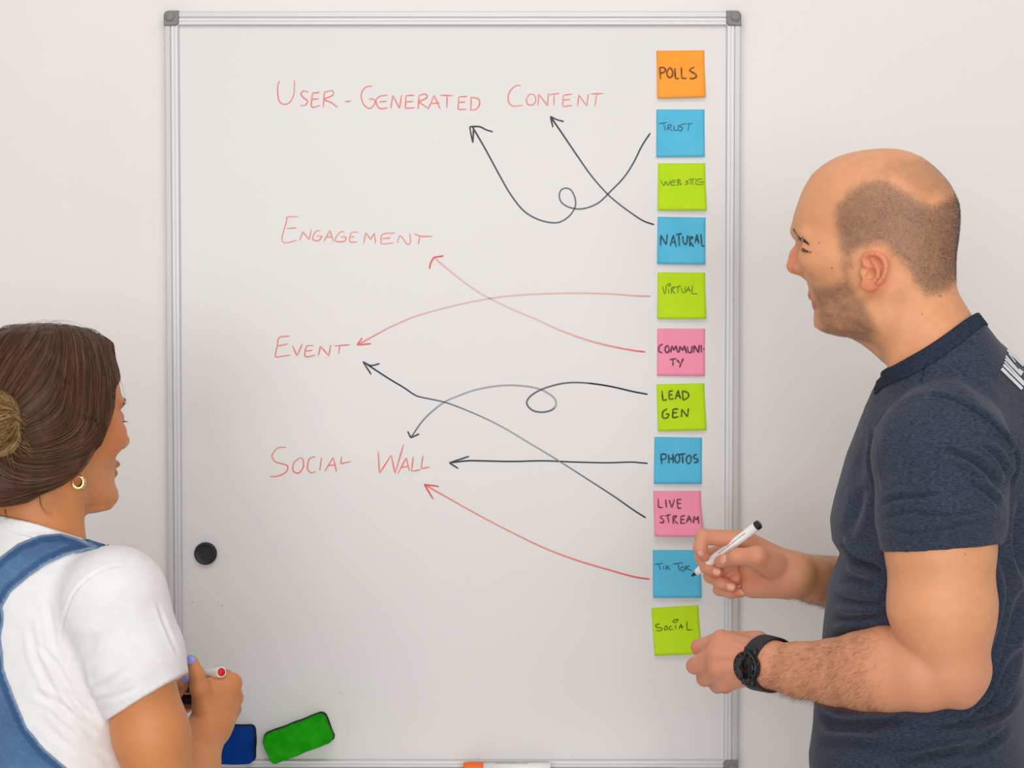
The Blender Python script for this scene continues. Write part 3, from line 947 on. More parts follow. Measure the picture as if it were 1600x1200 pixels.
def strands(roots, dirs, lengths, bend, rad, color, rnd, seg=3):
    """thin three-sided tapering hairs; bend (N,3) added quadratically."""
    N = len(roots)
    V = []; 
    d = dirs / (np.linalg.norm(dirs, axis=1, keepdims=True) + 1e-9)
    ref = np.where(np.abs(d[:, 2:3]) < 0.9, np.array([[0, 0, 1.0]]), np.array([[1.0, 0, 0]]))
    s = np.cross(d, ref); s /= np.linalg.norm(s, axis=1, keepdims=True) + 1e-9
    t = np.cross(d, s)
    verts = np.zeros((N, (seg) * 3 + 1, 3), dtype=F32)
    for j in range(seg):
        q = j / seg
        c = roots + d * (lengths * q)[:, None] + bend * (q * q * lengths)[:, None]
        r = rad * (1 - 0.6 * q)
        for m in range(3):
            a = 2 * math.pi * m / 3
            verts[:, j * 3 + m] = c + (s * math.cos(a) + t * math.sin(a)) * (r[:, None] if np.ndim(r) else r)
    verts[:, seg * 3] = roots + d * lengths[:, None] + bend * lengths[:, None]
    F = []
    for j in range(seg - 1):
        for m in range(3):
            F.append((j * 3 + m, j * 3 + (m + 1) % 3, (j + 1) * 3 + (m + 1) % 3))
            F.append((j * 3 + m, (j + 1) * 3 + (m + 1) % 3, (j + 1) * 3 + m))
    j = seg - 1
    for m in range(3): F.append((j * 3 + m, j * 3 + (m + 1) % 3, seg * 3))
    F = np.array(F)
    nv = seg * 3 + 1
    FF = (F[None] + (np.arange(N) * nv)[:, None, None]).reshape(-1, 3)
    C = np.repeat(color, nv, axis=0)
    return verts.reshape(-1, 3), FF, C

def sweep(paths, rads, colors, sides=4):
    """paths: list of (n,3) polylines, rads: list of (n,), colors: list of (3,) -> tubes in one mesh."""
    V, F, C = [], [], []
    base = 0
    for P, r, c in zip(paths, rads, colors):
        P = np.asarray(P); n = len(P)
        T = np.gradient(P, axis=0); T /= np.linalg.norm(T, axis=1, keepdims=True) + 1e-9
        ref = np.array([0.13, 0.31, 0.94])
        S = np.cross(T, ref); S /= np.linalg.norm(S, axis=1, keepdims=True) + 1e-9
        U = np.cross(T, S)
        ring = []
        for m in range(sides):
            a = 2 * math.pi * m / sides
            ring.append(P + (S * math.cos(a) + U * math.sin(a)) * np.asarray(r)[:, None])
        R = np.stack(ring, 1).reshape(-1, 3)
        V.append(R)
        i = np.arange(n - 1)[:, None] * sides; m = np.arange(sides)[None]
        q = np.stack([i + m, i + (m + 1) % sides, i + sides + (m + 1) % sides, i + sides + m], -1).reshape(-1, 4)
        F.append(q + base)
        base += n * sides
        cc = np.asarray(c)
        C.append(np.repeat(cc if cc.ndim == 2 else np.tile(cc, (n, 1)), sides, axis=0))
    return np.vstack(V), np.vstack(F), np.vstack(C)

rng = np.random.default_rng(7)

def vnoise(P, scale, seed=0):
    """cheap smooth value noise in -1..1."""
    Q = P * scale + seed * 17.13
    i = np.floor(Q).astype(np.int64); f = Q - i
    f = f * f * (3 - 2 * f)
    def hsh(a, b, c):
        n = (a * 374761393 + b * 668265263 + c * 2147483647 + seed * 974711) & 0x7fffffff
        n = (n ^ (n >> 13)) * 1274126177 & 0x7fffffff
        return ((n ^ (n >> 16)) & 0xffff) / 32767.5 - 1.0
    r = 0
    for dx in (0, 1):
        for dy in (0, 1):
            for dz in (0, 1):
                w = (f[:, 0] if dx else 1 - f[:, 0]) * (f[:, 1] if dy else 1 - f[:, 1]) * (f[:, 2] if dz else 1 - f[:, 2])
                r = r + w * hsh(i[:, 0] + dx, i[:, 1] + dy, i[:, 2] + dz)
    return r.astype(F32)

def skin_material(name, rough=0.5):
    m = attr_mat(name, rough, 0.35)
    nt = m.node_tree
    b = nt.nodes['Principled BSDF']
    b.inputs['Subsurface Weight'].default_value = 0.12
    b.inputs['Subsurface Radius'].default_value = (1.0, 0.35, 0.2)
    b.inputs['Subsurface Scale'].default_value = 0.006
    tc = nt.nodes.new('ShaderNodeTexCoord')
    n = nt.nodes.new('ShaderNodeTexNoise')
    n.inputs['Scale'].default_value = 900
    n.inputs['Detail'].default_value = 3
    nt.links.new(tc.outputs['Object'], n.inputs['Vector'])
    bp = nt.nodes.new('ShaderNodeBump')
    bp.inputs['Strength'].default_value = 0.18
    bp.inputs['Distance'].default_value = 0.0006
    nt.links.new(n.outputs['Fac'], bp.inputs['Height'])
    nt.links.new(bp.outputs['Normal'], b.inputs['Normal'])
    return m
# ------------------------------------------------------------------ shared people helpers
def poly_sdf(P, poly):
    """signed distance (negative inside) of 2D points to a polygon."""
    poly = np.array(poly, dtype=F32)
    d = np.full(len(P), 1e9, dtype=F32); s = np.ones(len(P), dtype=F32)
    n = len(poly); j = n - 1
    for i in range(n):
        a, b = poly[i], poly[j]
        e = b - a; w = P - a
        t = np.clip((w @ e) / (float(e @ e) + 1e-12), 0, 1)
        q = w - t[:, None] * e
        d = np.minimum(d, (q * q).sum(1))
        c1 = P[:, 1] >= a[1]; c2 = P[:, 1] < b[1]; c3 = e[0] * w[:, 1] > e[1] * w[:, 0]
        flip = (c1 & c2 & c3) | (~c1 & ~c2 & ~c3)
        s[flip] *= -1
        j = i
    return s * np.sqrt(d)

def sstep(a, b, x):
    t = np.clip((x - a) / (b - a), 0, 1)
    return t * t * (3 - 2 * t)

def blend(C, col, w):
    return C + (np.array(col[:3], dtype=F32) - C) * np.clip(w, 0, 1)[:, None]

def project(P):
    """frame pixel positions of world points (N,3)."""
    q = np.asarray(P, dtype=float) - np.array(tuple(CAM))
    cp, sp = math.cos(PITCH), math.sin(PITCH)
    dep = q[:, 1] * cp - q[:, 2] * sp
    up = q[:, 1] * sp + q[:, 2] * cp
    return np.stack([800 + q[:, 0] / dep * FPX, 600 - up / dep * FPX], 1)

def vert_normals(pos, Q):
    n = np.cross(pos[Q[:, 2]] - pos[Q[:, 0]], pos[Q[:, 3]] - pos[Q[:, 1]])
    N = np.zeros_like(pos)
    for x in range(4): np.add.at(N, Q[:, x], n)
    return N / (np.linalg.norm(N, axis=1, keepdims=True) + 1e-12)

def creases(pos, Q, lines):
    """press cloth folds into the surface facing the room: lines of (polyline px, half width px, depth m)."""
    N = vert_normals(pos, Q)
    uv = project(pos).astype(F32)
    seen = sstep(-0.1, -0.45, N[:, 1])
    disp = np.zeros(len(pos), dtype=F32)
    for pts, w, amp in lines:
        pts = np.array(spline(pts, 5), dtype=F32)
        lo, hi = pts.min(0) - 5 * w, pts.max(0) + 5 * w
        m = ((uv > lo) & (uv < hi)).all(1)
        if not m.any(): continue
        best = np.full(m.sum(), 1e9, dtype=F32); fr = np.zeros(m.sum(), dtype=F32)
        U = uv[m]
        for i in range(len(pts) - 1):
            a, e = pts[i], pts[i + 1] - pts[i]
            t = np.clip(((U - a) @ e) / (float(e @ e) + 1e-9), 0, 1)
            d = np.sqrt(((U - a - t[:, None] * e) ** 2).sum(1))
            k = d < best
            best[k] = d[k]; fr[k] = (i + t[k]) / (len(pts) - 1)
        fade = np.sqrt(np.maximum(np.sin(np.clip(fr, 0, 1) * math.pi), 0))
        g = np.exp(-(best / w) ** 2) - 0.55 * np.exp(-((best - 2.0 * w) / (0.9 * w)) ** 2)
        disp[m] -= amp * g * fade
    return pos + N * (disp * seen)[:, None]

def bvh_of(pos, Q): return BVHTree.FromPolygons([tuple(map(float, p)) for p in pos], [tuple(map(int, q)) for q in Q])

def hit(bvh, px, py):
    d = (at(px, py, 0.0) - CAM).normalized()
    return bvh.ray_cast(CAM, d)

def nail(parent, bvh, px, py, ux, uy, w, l, mat):
    """small curved nail plate lying on the finger at (px,py), long axis towards (ux,uy) in the picture."""
    p, n, i, dd = hit(bvh, px, py)
    if p is None: return
    q = at(px + ux, py + uy, p.y)
    ax = (q - p); ax = (ax - n * ax.dot(n)).normalized()
    side = n.cross(ax)
    bm = bmesh.new()
    R, S = 6, 14
    rows = []
    for i in range(R + 1):
        rr = i / R
        row = []
        for k in range(S):
            a = 2 * math.pi * k / S
            ca, sa = math.cos(a), math.sin(a)
            x = w / 2 * rr * math.copysign(abs(ca) ** 0.7, ca); y = l / 2 * rr * math.copysign(abs(sa) ** 0.7, sa)
            z = 0.0011 - (x / (w / 2)) ** 2 * 0.0017 - (y / (l / 2)) ** 2 * 0.0008
            row.append(bm.verts.new(p + side * x + ax * y + n * z))
            if i == 0: break
        rows.append(row)
    for k in range(S): bm.faces.new((rows[0][0], rows[1][k], rows[1][(k + 1) % S]))
    for i in range(1, R):
        for k in range(S):
            bm.faces.new((rows[i][k], rows[i + 1][k], rows[i + 1][(k + 1) % S], rows[i][(k + 1) % S]))
    return bm_obj('fingernail', bm, mat, parent, True)

M['nail'] = noise_mat('natural_nail', srgb(236, 172, 150), srgb(240, 180, 160), 200, 0.25)
M['skin_man'] = skin_material('skin', 0.48)
M['hair_attr'] = attr_mat('hair_strands', 0.55, 0.25)

# ------------------------------------------------------------------ the man
k3 = crop(1180, 210, 2.926)
YH = -0.57
th = math.radians(22); ph = math.radians(8)
hO = at(*k3(560, 430), YH)
HF = Frame(hO, (-math.cos(th) * math.cos(ph), math.sin(th) * math.cos(ph), -math.sin(ph)), (0, 0, 1))
def hp(cx, cy, l=0.0): return HF.px(*k3(cx, cy), l)          # local
def hw(cx, cy, l=0.0): return HF.wpx(*k3(cx, cy), l)         # world

sil = [(340,900),(305,893),(283,877),(271,850),(269,830),(276,812),(270,785),(262,765),(254,735),(246,700),(236,665),(226,640),(220,600),(214,560),(208,525),(200,490),
       (184,458),(175,430),(177,400),(185,370),(199,330),(214,280),(240,225),(271,180),(320,137),(380,104),(440,84),(520,70),(600,66),(660,69),(720,83),(780,113),(840,166),
       (885,216),(911,264),(930,322),(934,372),(930,440),(917,540),(907,620),(896,660),(840,715),(740,775),(620,830),(500,872),(400,893),(340,900)]
Lsil = np.array([hp(x, y) for x, y in sil])
u0, u1 = Lsil[:, 2].min() + 0.0075, Lsil[:, 2].max() - 0.0002
tt = np.concatenate([np.linspace(0, 0.9, 56), 1 - (np.linspace(math.sqrt(0.1), 0, 26)[1:]) ** 2])
hus = u0 + (u1 - u0) * tt
hF, hB = contour_tables(HF, [k3(*p) for p in sil], hus)
nlow = int((tt < 0.035).sum()); hF[:nlow] = hF[nlow]; hB[:nlow] = hB[nlow]
hF, hB = smooth1(hF, 2), smooth1(hB, 2)
Wt = np.where(tt < 0.70, np.interp(tt, [0, 0.03, 0.08, 0.15, 0.24, 0.34, 0.44, 0.54, 0.62, 0.70], [0.022, 0.032, 0.044, 0.0550, 0.0630, 0.0672, 0.0698, 0.0725, 0.0757, 0.077]),
              0.077 * np.sqrt(np.maximum(1 - ((tt - 0.70) / 0.3005) ** 2, 0.0004)))
Wt[:nlow] = Wt[nlow]
Wt = smooth1(Wt, 4)
cfr = np.interp(tt, [0, 0.15, 0.3, 0.5, 0.7, 1], [0.55, 0.6, 0.6, 0.56, 0.55, 0.5])
nfr = np.interp(tt, [0, 0.2, 0.4, 0.55, 0.7, 1], [2.2, 2.1, 2.1, 2.25, 2.3, 2.0])
nbk = np.interp(tt, [0, 0.3, 0.6, 1], [2.0, 2.2, 2.3, 2.0])
skull = loft(HF, hus, hF, hB, Wt, cfr, nfr, nbk)

head = [skull]
# brow ridge, cheekbones, jaw line
for s in (1, -1):
    head += [cone(hw(196, 446, 0.008 * s), hw(236, 452, 0.045 * s), 0.0085, 0.007, k=0.010),
             ell(hw(290, 560, 0.046 * s), [HF.f, HF.l, HF.u], (0.022, 0.012, 0.016), k=0.03),
             cone(hw(335, 862, 0.018 * s), hw(510, 800, 0.050 * s), 0.011, 0.012, k=0.014),
             ell(hw(250, 503, 0.033 * s), [HF.f, HF.l, HF.u], (0.017, 0.014, 0.010), k=0.010, op='-'),
             ball(hw(263, 508, 0.0315 * s), 0.0128, k=0.004),
             cone(hw(222, 478, 0.016 * s), hw(258, 495, 0.045 * s), 0.0050, 0.0045, k=0.007)]
# nose
head += chain([hw(224, 497), hw(191, 550), hw(179, 598)], [0.0078, 0.0078, 0.0098], k=0.007)
head += [cone(hw(182, 606), hw(236, 640), 0.0068, 0.006, k=0.006)]
for s in (1, -1):
    head += [ell(hw(208, 606, 0.0125 * s), [HF.f, HF.l, HF.u], (0.0095, 0.0065, 0.0082), k=0.005),
             ell(hw(200, 636, 0.0070 * s), [HF.f, HF.l, HF.u], (0.0060, 0.0032, 0.0040), k=0.003, op='-')]
# mouth and chin
head += [ell(hw(273, 736), [HF.f, HF.l, HF.u], (0.0068, 0.021, 0.0052), k=0.007),
         ell(hw(292, 780), [HF.f, HF.l, HF.u], (0.0062, 0.019, 0.0052), k=0.006),
         cone(hw(246, 758, 0.0), hw(292, 760, 0.024), 0.0012, 0.0010, k=0.003, op='-'),
         cone(hw(246, 758, 0.0), hw(292, 760, -0.024), 0.0012, 0.0010, k=0.003, op='-'),
         ell(hw(316, 852), [HF.f, HF.l, HF.u], (0.0105, 0.017, 0.0115), k=0.006)]
# soft under-jaw and neck
NK0, NK1 = hw(690, 728), hw(872, 1078)
head += [cone(hw(440, 862), hw(610, 930), 0.016, 0.025, k=0.02),
         cone(NK0, NK1, 0.0535, 0.0590, k=0.022)]
for s in (1, -1):
    head += [cone(hw(600, 715, 0.058 * s), hw(668, 1090, 0.028 * s), 0.011, 0.010, k=0.02),
             cone(hw(410, 845, 0.022 * s), hw(570, 850, 0.038 * s), 0.018, 0.025, k=0.018)]

# ears
ke_ = crop(1320, 380, 13.333)
def ear_prims(s):
    def ep(x, y, c=0.0):
        fl = (0.066 if s > 0 else 0.066) + 0.019 * (x - 330) / 580.0 + c
        f, _, u = HF.px(*ke_(x, y), 0.066 + 0.019 * (x - 330) / 580.0)
        return HF.w(f, s * fl, u)
    fl = (HF.l * s * 0.95 + HF.f * 0.30).normalized()
    bk = (HF.f * -1 - fl * (HF.f * -1).dot(fl)).normalized()
    up = bk.cross(fl)
    r = [ell(ep(610, 540, -0.005), [bk, fl, up], (0.0155, 0.0038, 0.0195), k=0.006),
         ell(ep(500, 860, -0.001), [bk, fl, up], (0.0105, 0.0036, 0.0085), k=0.006)]
    hx = [(430,470),(395,350),(455,245),(570,215),(690,232),(790,300),(845,390),(865,480),(852,600),(815,705),(755,795),(690,850)]
    r += chain([ep(x, y, 0.0015) for x, y in hx], [0.0026, 0.0030, 0.0031, 0.0031, 0.0031, 0.0031, 0.0030, 0.0029, 0.0028, 0.0027, 0.0027, 0.0028], k=0.0022)
    r += [cone(ep(395, 420, 0.0), ep(560, 520, -0.0025), 0.0026, 0.0014, k=0.002)]
    ax = [(560,330),(640,450),(700,580),(690,700),(620,785),(500,800),(430,775)]
    r += chain([ep(x, y, -0.0012) for x, y in ax], [0.0018, 0.0024, 0.0027, 0.0027, 0.0026, 0.0026, 0.0022], k=0.002)
    r += [ball(ep(530, 650, 0.0000), 0.0068, k=0.0015, op='-'), ball(ep(500, 400, 0.001), 0.0026, k=0.001, op='-'), ball(ep(450, 690, -0.001), 0.0035, k=0.001, op='-'),
          ell(ep(375, 625, -0.001), [bk, fl, up], (0.0042, 0.0036, 0.0058), k=0.003)]
    return r, ep
el, EPL = ear_prims(1)
er, _ = ear_prims(-1)
head += el + er

# ---- torso frame
tth = math.radians(24)
tO = at(1476, 800, -0.52)
TF = Frame(tO, (-math.cos(tth), math.sin(tth), 0), (0, 0, 1))
SHL = TF.w(-0.022, 0.176, TF.px(1462, 695, 0.176)[2])
SHR = TF.w(-0.022, -0.176, TF.px(1462, 695, 0.176)[2])
ELL = at(1484, 1043, -0.705)
ELR = at(1440, 940, -0.215)
WRR = at(1242, 897, -0.41)
W1 = at(1195, 1037, -0.572)
arm = [cone(NK1, TF.w(-0.03, 0, TF.px(1490, 660)[2]), 0.050, 0.050, k=0.02),
       cone(SHL, SHR, 0.050, 0.050, k=0.03),
       cone(SHL, at(1469, 850, -0.70), 0.055, 0.0585, k=0.02),
       cone(at(1469, 850, -0.70), at(1472, 950, -0.703), 0.0590, 0.0575, k=0.02),
       cone(at(1472, 950, -0.703), at(1484, 1040, -0.705), 0.0580, 0.0440, k=0.02),
       cone(at(1484, 1040, -0.705), at(1504, 1087, -0.706), 0.036, 0.0135, k=0.018)]
fa = [(1488,1044,-0.700,0.0440),(1440,1047,-0.690,0.0468),(1385,1045,-0.665,0.0490),(1350,1048,-0.648,0.0462),(1305,1050,-0.625,0.0395),(1250,1047,-0.598,0.0335),(1200,1039,-0.574,0.0275)]
arm += chain([at(x, y, Y) for x, y, Y, r in fa], [r for *_, r in fa], k=0.006)
arm += [cone(SHR, ELR, 0.056, 0.046, k=0.02)]
ra = [(1440,940,-0.215,0.046),(1370,925,-0.285,0.043),(1310,912,-0.345,0.036),(1270,905,-0.385,0.031),(1242,898,-0.41,0.0285)]
arm += chain([at(x, y, Y) for x, y, Y, r in ra], [r for *_, r in ra], k=0.006)

# ---- left hand (loose fist, back of the hand to the room)
k4 = crop(1000, 780, 3.3343)
def LH(x, y, Y): return at(*k4(x, y), Y)
wl = LH(650, 850, -0.575)
handL = [cone(wl, LH(425, 738, -0.547), 0.0250, 0.0138, k=0.012), cone(wl, LH(400, 805, -0.556), 0.0240, 0.0135, k=0.012),
         cone(wl, LH(405, 882, -0.556), 0.0240, 0.0130, k=0.012), cone(wl, LH(440, 948, -0.547), 0.0240, 0.0125, k=0.012),
         cone(LH(560, 830, -0.545), LH(430, 850, -0.530), 0.020, 0.018, k=0.012)]
for pts, rr in (([(425,738,-0.547),(307,770,-0.515),(345,800,-0.488),(405,822,-0.492)], [0.0125, 0.0098, 0.0088, 0.0075]),
                ([(400,805,-0.556),(285,868,-0.521),(340,880,-0.493),(400,872,-0.500)], [0.0130, 0.0103, 0.0090, 0.0078]),
                ([(405,882,-0.556),(336,934,-0.516),(385,945,-0.490),(440,930,-0.497)], [0.0125, 0.0098, 0.0086, 0.0075]),
                ([(440,948,-0.547),(402,974,-0.506),(445,980,-0.485),(490,965,-0.492)], [0.0118, 0.0088, 0.0078, 0.0068])):
    handL += chain([LH(*p) for p in pts], rr, k=0.0035)
for (x0, y0, Y0), (x1, y1, Y1) in (((580, 790, -0.594), (425, 740, -0.5555)), ((585, 825, -0.597), (402, 803, -0.5645)), ((585, 865, -0.597), (408, 880, -0.5645)), ((585, 900, -0.592), (440, 945, -0.555))):
    handL.append(cone(LH(x0, y0, Y0), LH(x1, y1, Y1), 0.0020, 0.0062, k=0.006))
handL += chain([LH(610, 760, -0.552), LH(480, 748, -0.512), LH(390, 775, -0.486), LH(325, 800, -0.478)], [0.018, 0.0135, 0.0112, 0.009], k=0.006)

# ---- right hand (pen grip, palm and thumb to the room)
k5 = crop(1060, 800, 8.0)
def RH(x, y, Y): return at(*k5(x, y), Y)
wr = RH(1440, 770, -0.410)
handR = [cone(wr, RH(830, 350, -0.395), 0.0240, 0.0135, k=0.010), cone(wr, RH(800, 455, -0.375), 0.0240, 0.0130, k=0.010),
         cone(wr, RH(800, 600, -0.368), 0.0240, 0.0125, k=0.010), cone(wr, RH(840, 760, -0.372), 0.0240, 0.0120, k=0.010),
         cone(RH(1270, 720, -0.420), RH(1010, 595, -0.437), 0.0190, 0.0150, k=0.010),
         cone(RH(1330, 880, -0.412), RH(930, 925, -0.392), 0.0215, 0.0165, k=0.012),
         cone(RH(1150, 800, -0.398), RH(900, 680, -0.384), 0.0160, 0.0140, k=0.010),
         cone(RH(820, 700, -0.366), RH(600, 860, -0.364), 0.0110, 0.0090, k=0.006)]
for pts, rr in (([(830,350,-0.395),(308,308,-0.405),(270,450,-0.412),(328,556,-0.408)], [0.0125, 0.0104, 0.0088, 0.0072]),
                ([(800,455,-0.375),(295,560,-0.372),(350,690,-0.384),(492,752,-0.394)], [0.0120, 0.0098, 0.0086, 0.0075]),
                ([(800,600,-0.368),(400,800,-0.366),(530,885,-0.387),(668,932,-0.391)], [0.0115, 0.0092, 0.0085, 0.0076]),
                ([(840,760,-0.372),(510,972,-0.371),(650,1012,-0.384),(778,1010,-0.387)], [0.0105, 0.0080, 0.0074, 0.0066])):
    handR += chain([RH(*p) for p in pts], rr, k=0.0035)
handR += chain([RH(1200, 660, -0.430), RH(985, 552, -0.446), RH(735, 560, -0.432), RH(525, 622, -0.409)], [0.0150, 0.0128, 0.0106, 0.0084], k=0.006)

body_prims = head + arm + handL + handR
body_fn = lambda P: evaluate(body_prims, P)
allc = np.array([p.c for p in body_prims]); allR = np.array([p.R for p in body_prims])
pos, Q = nets(body_fn, (allc - allR[:, None]).min(0) - 0.01, (allc + allR[:, None]).max(0) + 0.01, 0.0017)
pos, Q = largest_piece(pos, Q)
Nrm = vert_normals(pos, Q)
HL = HF.loc(pos)
HLs = HL.copy(); HLs[:, 1] = np.abs(HLs[:, 1])

def head_poly(pts, l): return [(lambda q: (q[0], q[2]))(hp(x, y, l)) for x, y in pts]
scalp = head_poly([(372,520),(366,470),(352,400),(362,330),(400,285),(440,245),(500,205),(570,188),(640,215),(720,270),(800,312),(850,280),(890,240),(1000,240),(1000,640),(905,650),(880,700),(830,745),(770,750),(715,690),(670,600),(615,565),(600,520),(560,515),(490,530),(450,555),(440,610),(405,600),(395,560)], 0.066)
crown = head_poly([(480,215),(540,165),(660,105),(780,80),(960,150),(960,260),(850,285),(800,315),(720,270),(640,215)], 0.05)
beard = head_poly([(420,560),(392,570),(388,610),(395,650),(345,672),(280,682),(235,672),(225,720),(235,790),(250,860),(285,930),(400,945),(520,960),(590,915),(560,830),(525,750),(488,725),(455,660),(440,600)], 0.05)
near_head = (HL[:, 2] > -0.16) & (np.linalg.norm(HL, axis=1) < 0.20)
fu = np.stack([HL[:, 0], HL[:, 2]], 1).astype(F32)
nz = vnoise(pos, 220, 3) * 0.5 + vnoise(pos, 90, 5) * 0.5
m_scalp = sstep(0.004, -0.012, poly_sdf(fu, scalp) + 0.004 * nz) * near_head
m_crown = sstep(0.004, -0.012, poly_sdf(fu, crown) + 0.004 * nz) * near_head
m_beard = sstep(0.003, -0.014, poly_sdf(fu, beard) + 0.003 * nz) * near_head
ear_c = EPL(600, 580); earl = HF.loc(np.array([tuple(ear_c)]))[0]
d_ear = np.sqrt((HLs[:, 0] - earl[0]) ** 2 + ((HLs[:, 2] - earl[2]) * 0.75) ** 2 )
m_ear = sstep(0.027, 0.018, d_ear) * sstep(0.069, 0.0735, HLs[:, 1] + 0.10 * (earl[0] + 0.012 - HLs[:, 0]))
m_scalp *= 1 - m_ear; m_beard *= 1 - m_ear
C = np.tile(np.array(srgb(226, 160, 116)[:3], dtype=F32), (len(pos), 1))
C *= (1 + 0.05 * vnoise(pos, 40, 1) + 0.04 * vnoise(pos, 140, 2))[:, None]
arm_m = (~near_head)
C = blend(C, srgb(216, 150, 116), 0.7 * sstep(0.05, 0.0, seg_dist(pos, [at(x, y, Y) for x, y, Y, r in fa])[0] - 0.04) * arm_m)
hand_c = [at(1130, 1035, -0.53), at(1150, 885, -0.40)]
for hc in hand_c:
    dh = np.linalg.norm(pos - V3(hc), axis=1)
    C = blend(C, srgb(214, 146, 118), 0.75 * sstep(0.10, 0.07, dh))
for x, y, Y in [(307,770,-0.515),(285,868,-0.521),(336,934,-0.516),(402,974,-0.506),(425,738,-0.547),(400,805,-0.556),(405,882,-0.556)]:
    C = blend(C, srgb(206, 122, 100), 0.55 * sstep(0.020, 0.006, np.linalg.norm(pos - V3(LH(x, y, Y)), axis=1)))
for x, y, Y in [(492,752,-0.394),(668,932,-0.391),(778,1010,-0.387),(328,556,-0.408)]:
    C = blend(C, srgb(216, 120, 98), 0.6 * sstep(0.016, 0.006, np.linalg.norm(pos - V3(RH(x, y, Y)), axis=1)))
C = blend(C, srgb(230, 132, 104), 0.65 * m_ear)
C = blend(C, srgb(226, 140, 108), 0.6 * sstep(0.03, 0.01, np.linalg.norm(pos - V3(hw(185, 590)), axis=1)))
for c, r in ((hw(262, 738), 0.0050), (hw(280, 780), 0.0055)):
    q = HF.loc(np.array([tuple(c)]))[0]
    dl = np.sqrt(((HL[:, 2] - q[2]) / 1.0) ** 2 + (np.maximum(np.abs(HL[:, 1]) - 0.017, 0)) ** 2)
    C = blend(C, srgb(186, 104, 92), 0.8 * sstep(r + 0.002, r - 0.002, dl) * (HL[:, 0] > q[0] - 0.014))
hair_tint = srgb(118, 98, 84)
C = blend(C, hair_tint, 0.70 * m_scalp * (0.9 + 0.2 * nz))
for sd in (1, -1):
    brow = [HF.w(q[0], sd * q[1], q[2]) for q in (hp((1220 + x / 5.217 - 1180) * 2.926, (310 + y / 5.217 - 210) * 2.926, l) for x, y, l in ((101, 250, 0.012), (130, 294, 0.020), (172, 342, 0.032), (226, 384, 0.046)))]
    C = blend(C, srgb(70, 52, 44), 0.6 * sstep(0.0042, 0.0018, seg_dist(pos, brow)[0]))
C = blend(C, hair_tint, 0.26 * m_crown * (1 - m_scalp))
C = blend(C, srgb(120, 94, 80), 0.72 * m_beard * (0.85 + 0.4 * nz))
# moles
man_bvh = bvh_of(pos, Q)
for px_, py_ in [k3(350, 610), k3(762, 822), k3(846, 738), k3(293, 494), (1508, 866), (1318, 1062)]:
    h_ = hit(man_bvh, px_, py_)[0]
    if h_ is not None: C = blend(C, srgb(112, 66, 44), 0.8 * sstep(0.0015, 0.0007, np.linalg.norm(pos - V3(h_), axis=1)))

hipc = TF.w(-0.02, 0, 0)
man = empty('person', (hipc.x, hipc.y, 0.0))
tag(man, 'bald bearded man in a navy t-shirt holding a black marker at the whiteboard', 'person')
man_body = link('body', np_mesh('body', pos, Q, C), M['skin_man'], man, True)

# stubble, beard, brows, lashes, arm hair: real short hairs
vidx = np.arange(len(pos))
def grow(mask, count, length, lean, rad, col_a, col_b, lift=0.0, jit=0.5):
    w = np.clip(mask, 0, 1).astype(float)
    if w.sum() <= 0: return None
    i = rng.choice(vidx, count, p=w / w.sum())
    n = Nrm[i]
    jt = rng.normal(0, 0.0011, (count, 3)); jt -= n * (jt * n).sum(1, keepdims=True)
    roots = pos[i] + jt
    roots = roots - n * 0.0004
    d = n * (1 - lean[1]) + np.array(lean[0])[None] * lean[1] + rng.normal(0, jit * 0.4, (count, 3))
    L = length * rng.uniform(0.6, 1.2, count)
    t = rng.random((count, 1))
    c = np.array(col_a[:3]) * (1 - t) + np.array(col_b[:3]) * t
    return strands(roots.astype(F32), d, L, np.zeros((count, 3)), rad * rng.uniform(0.7, 1.2, count), c, rng, 2)
def merge(parts):
    V, F, C_ = [], [], []; b = 0
    for p in parts:
        if p is None: continue
        V.append(p[0]); F.append(p[1] + b); C_.append(p[2]); b += len(p[0])
    return np.vstack(V), np.vstack(F), np.vstack(C_)
back_dn = tuple(HF.f * -0.8 + HF.u * -0.6)
v_, f_, c_ = merge([grow(m_scalp, 32000, 0.0024, (back_dn, 0.55), 0.000095, srgb(58, 44, 36), srgb(128, 106, 92)),
                    grow(m_crown * (1 - m_scalp), 4200, 0.0015, (back_dn, 0.5), 0.00009, srgb(100, 78, 62), srgb(134, 106, 86))])
o_ = link('hair', np_mesh('hair', v_, f_, c_), M['hair_attr'], man); o_['label'] = 'dark shaved stubble around the bald crown'
v_, f_, c_ = grow(m_beard, 13000, 0.0016, (tuple(HF.u * -0.9 + HF.f * 0.2), 0.5), 0.000085, srgb(58, 42, 34), srgb(110, 84, 68))
o_ = link('beard', np_mesh('beard', v_, f_, c_), M['hair_attr'], man); o_['label'] = 'short dark beard stubble'
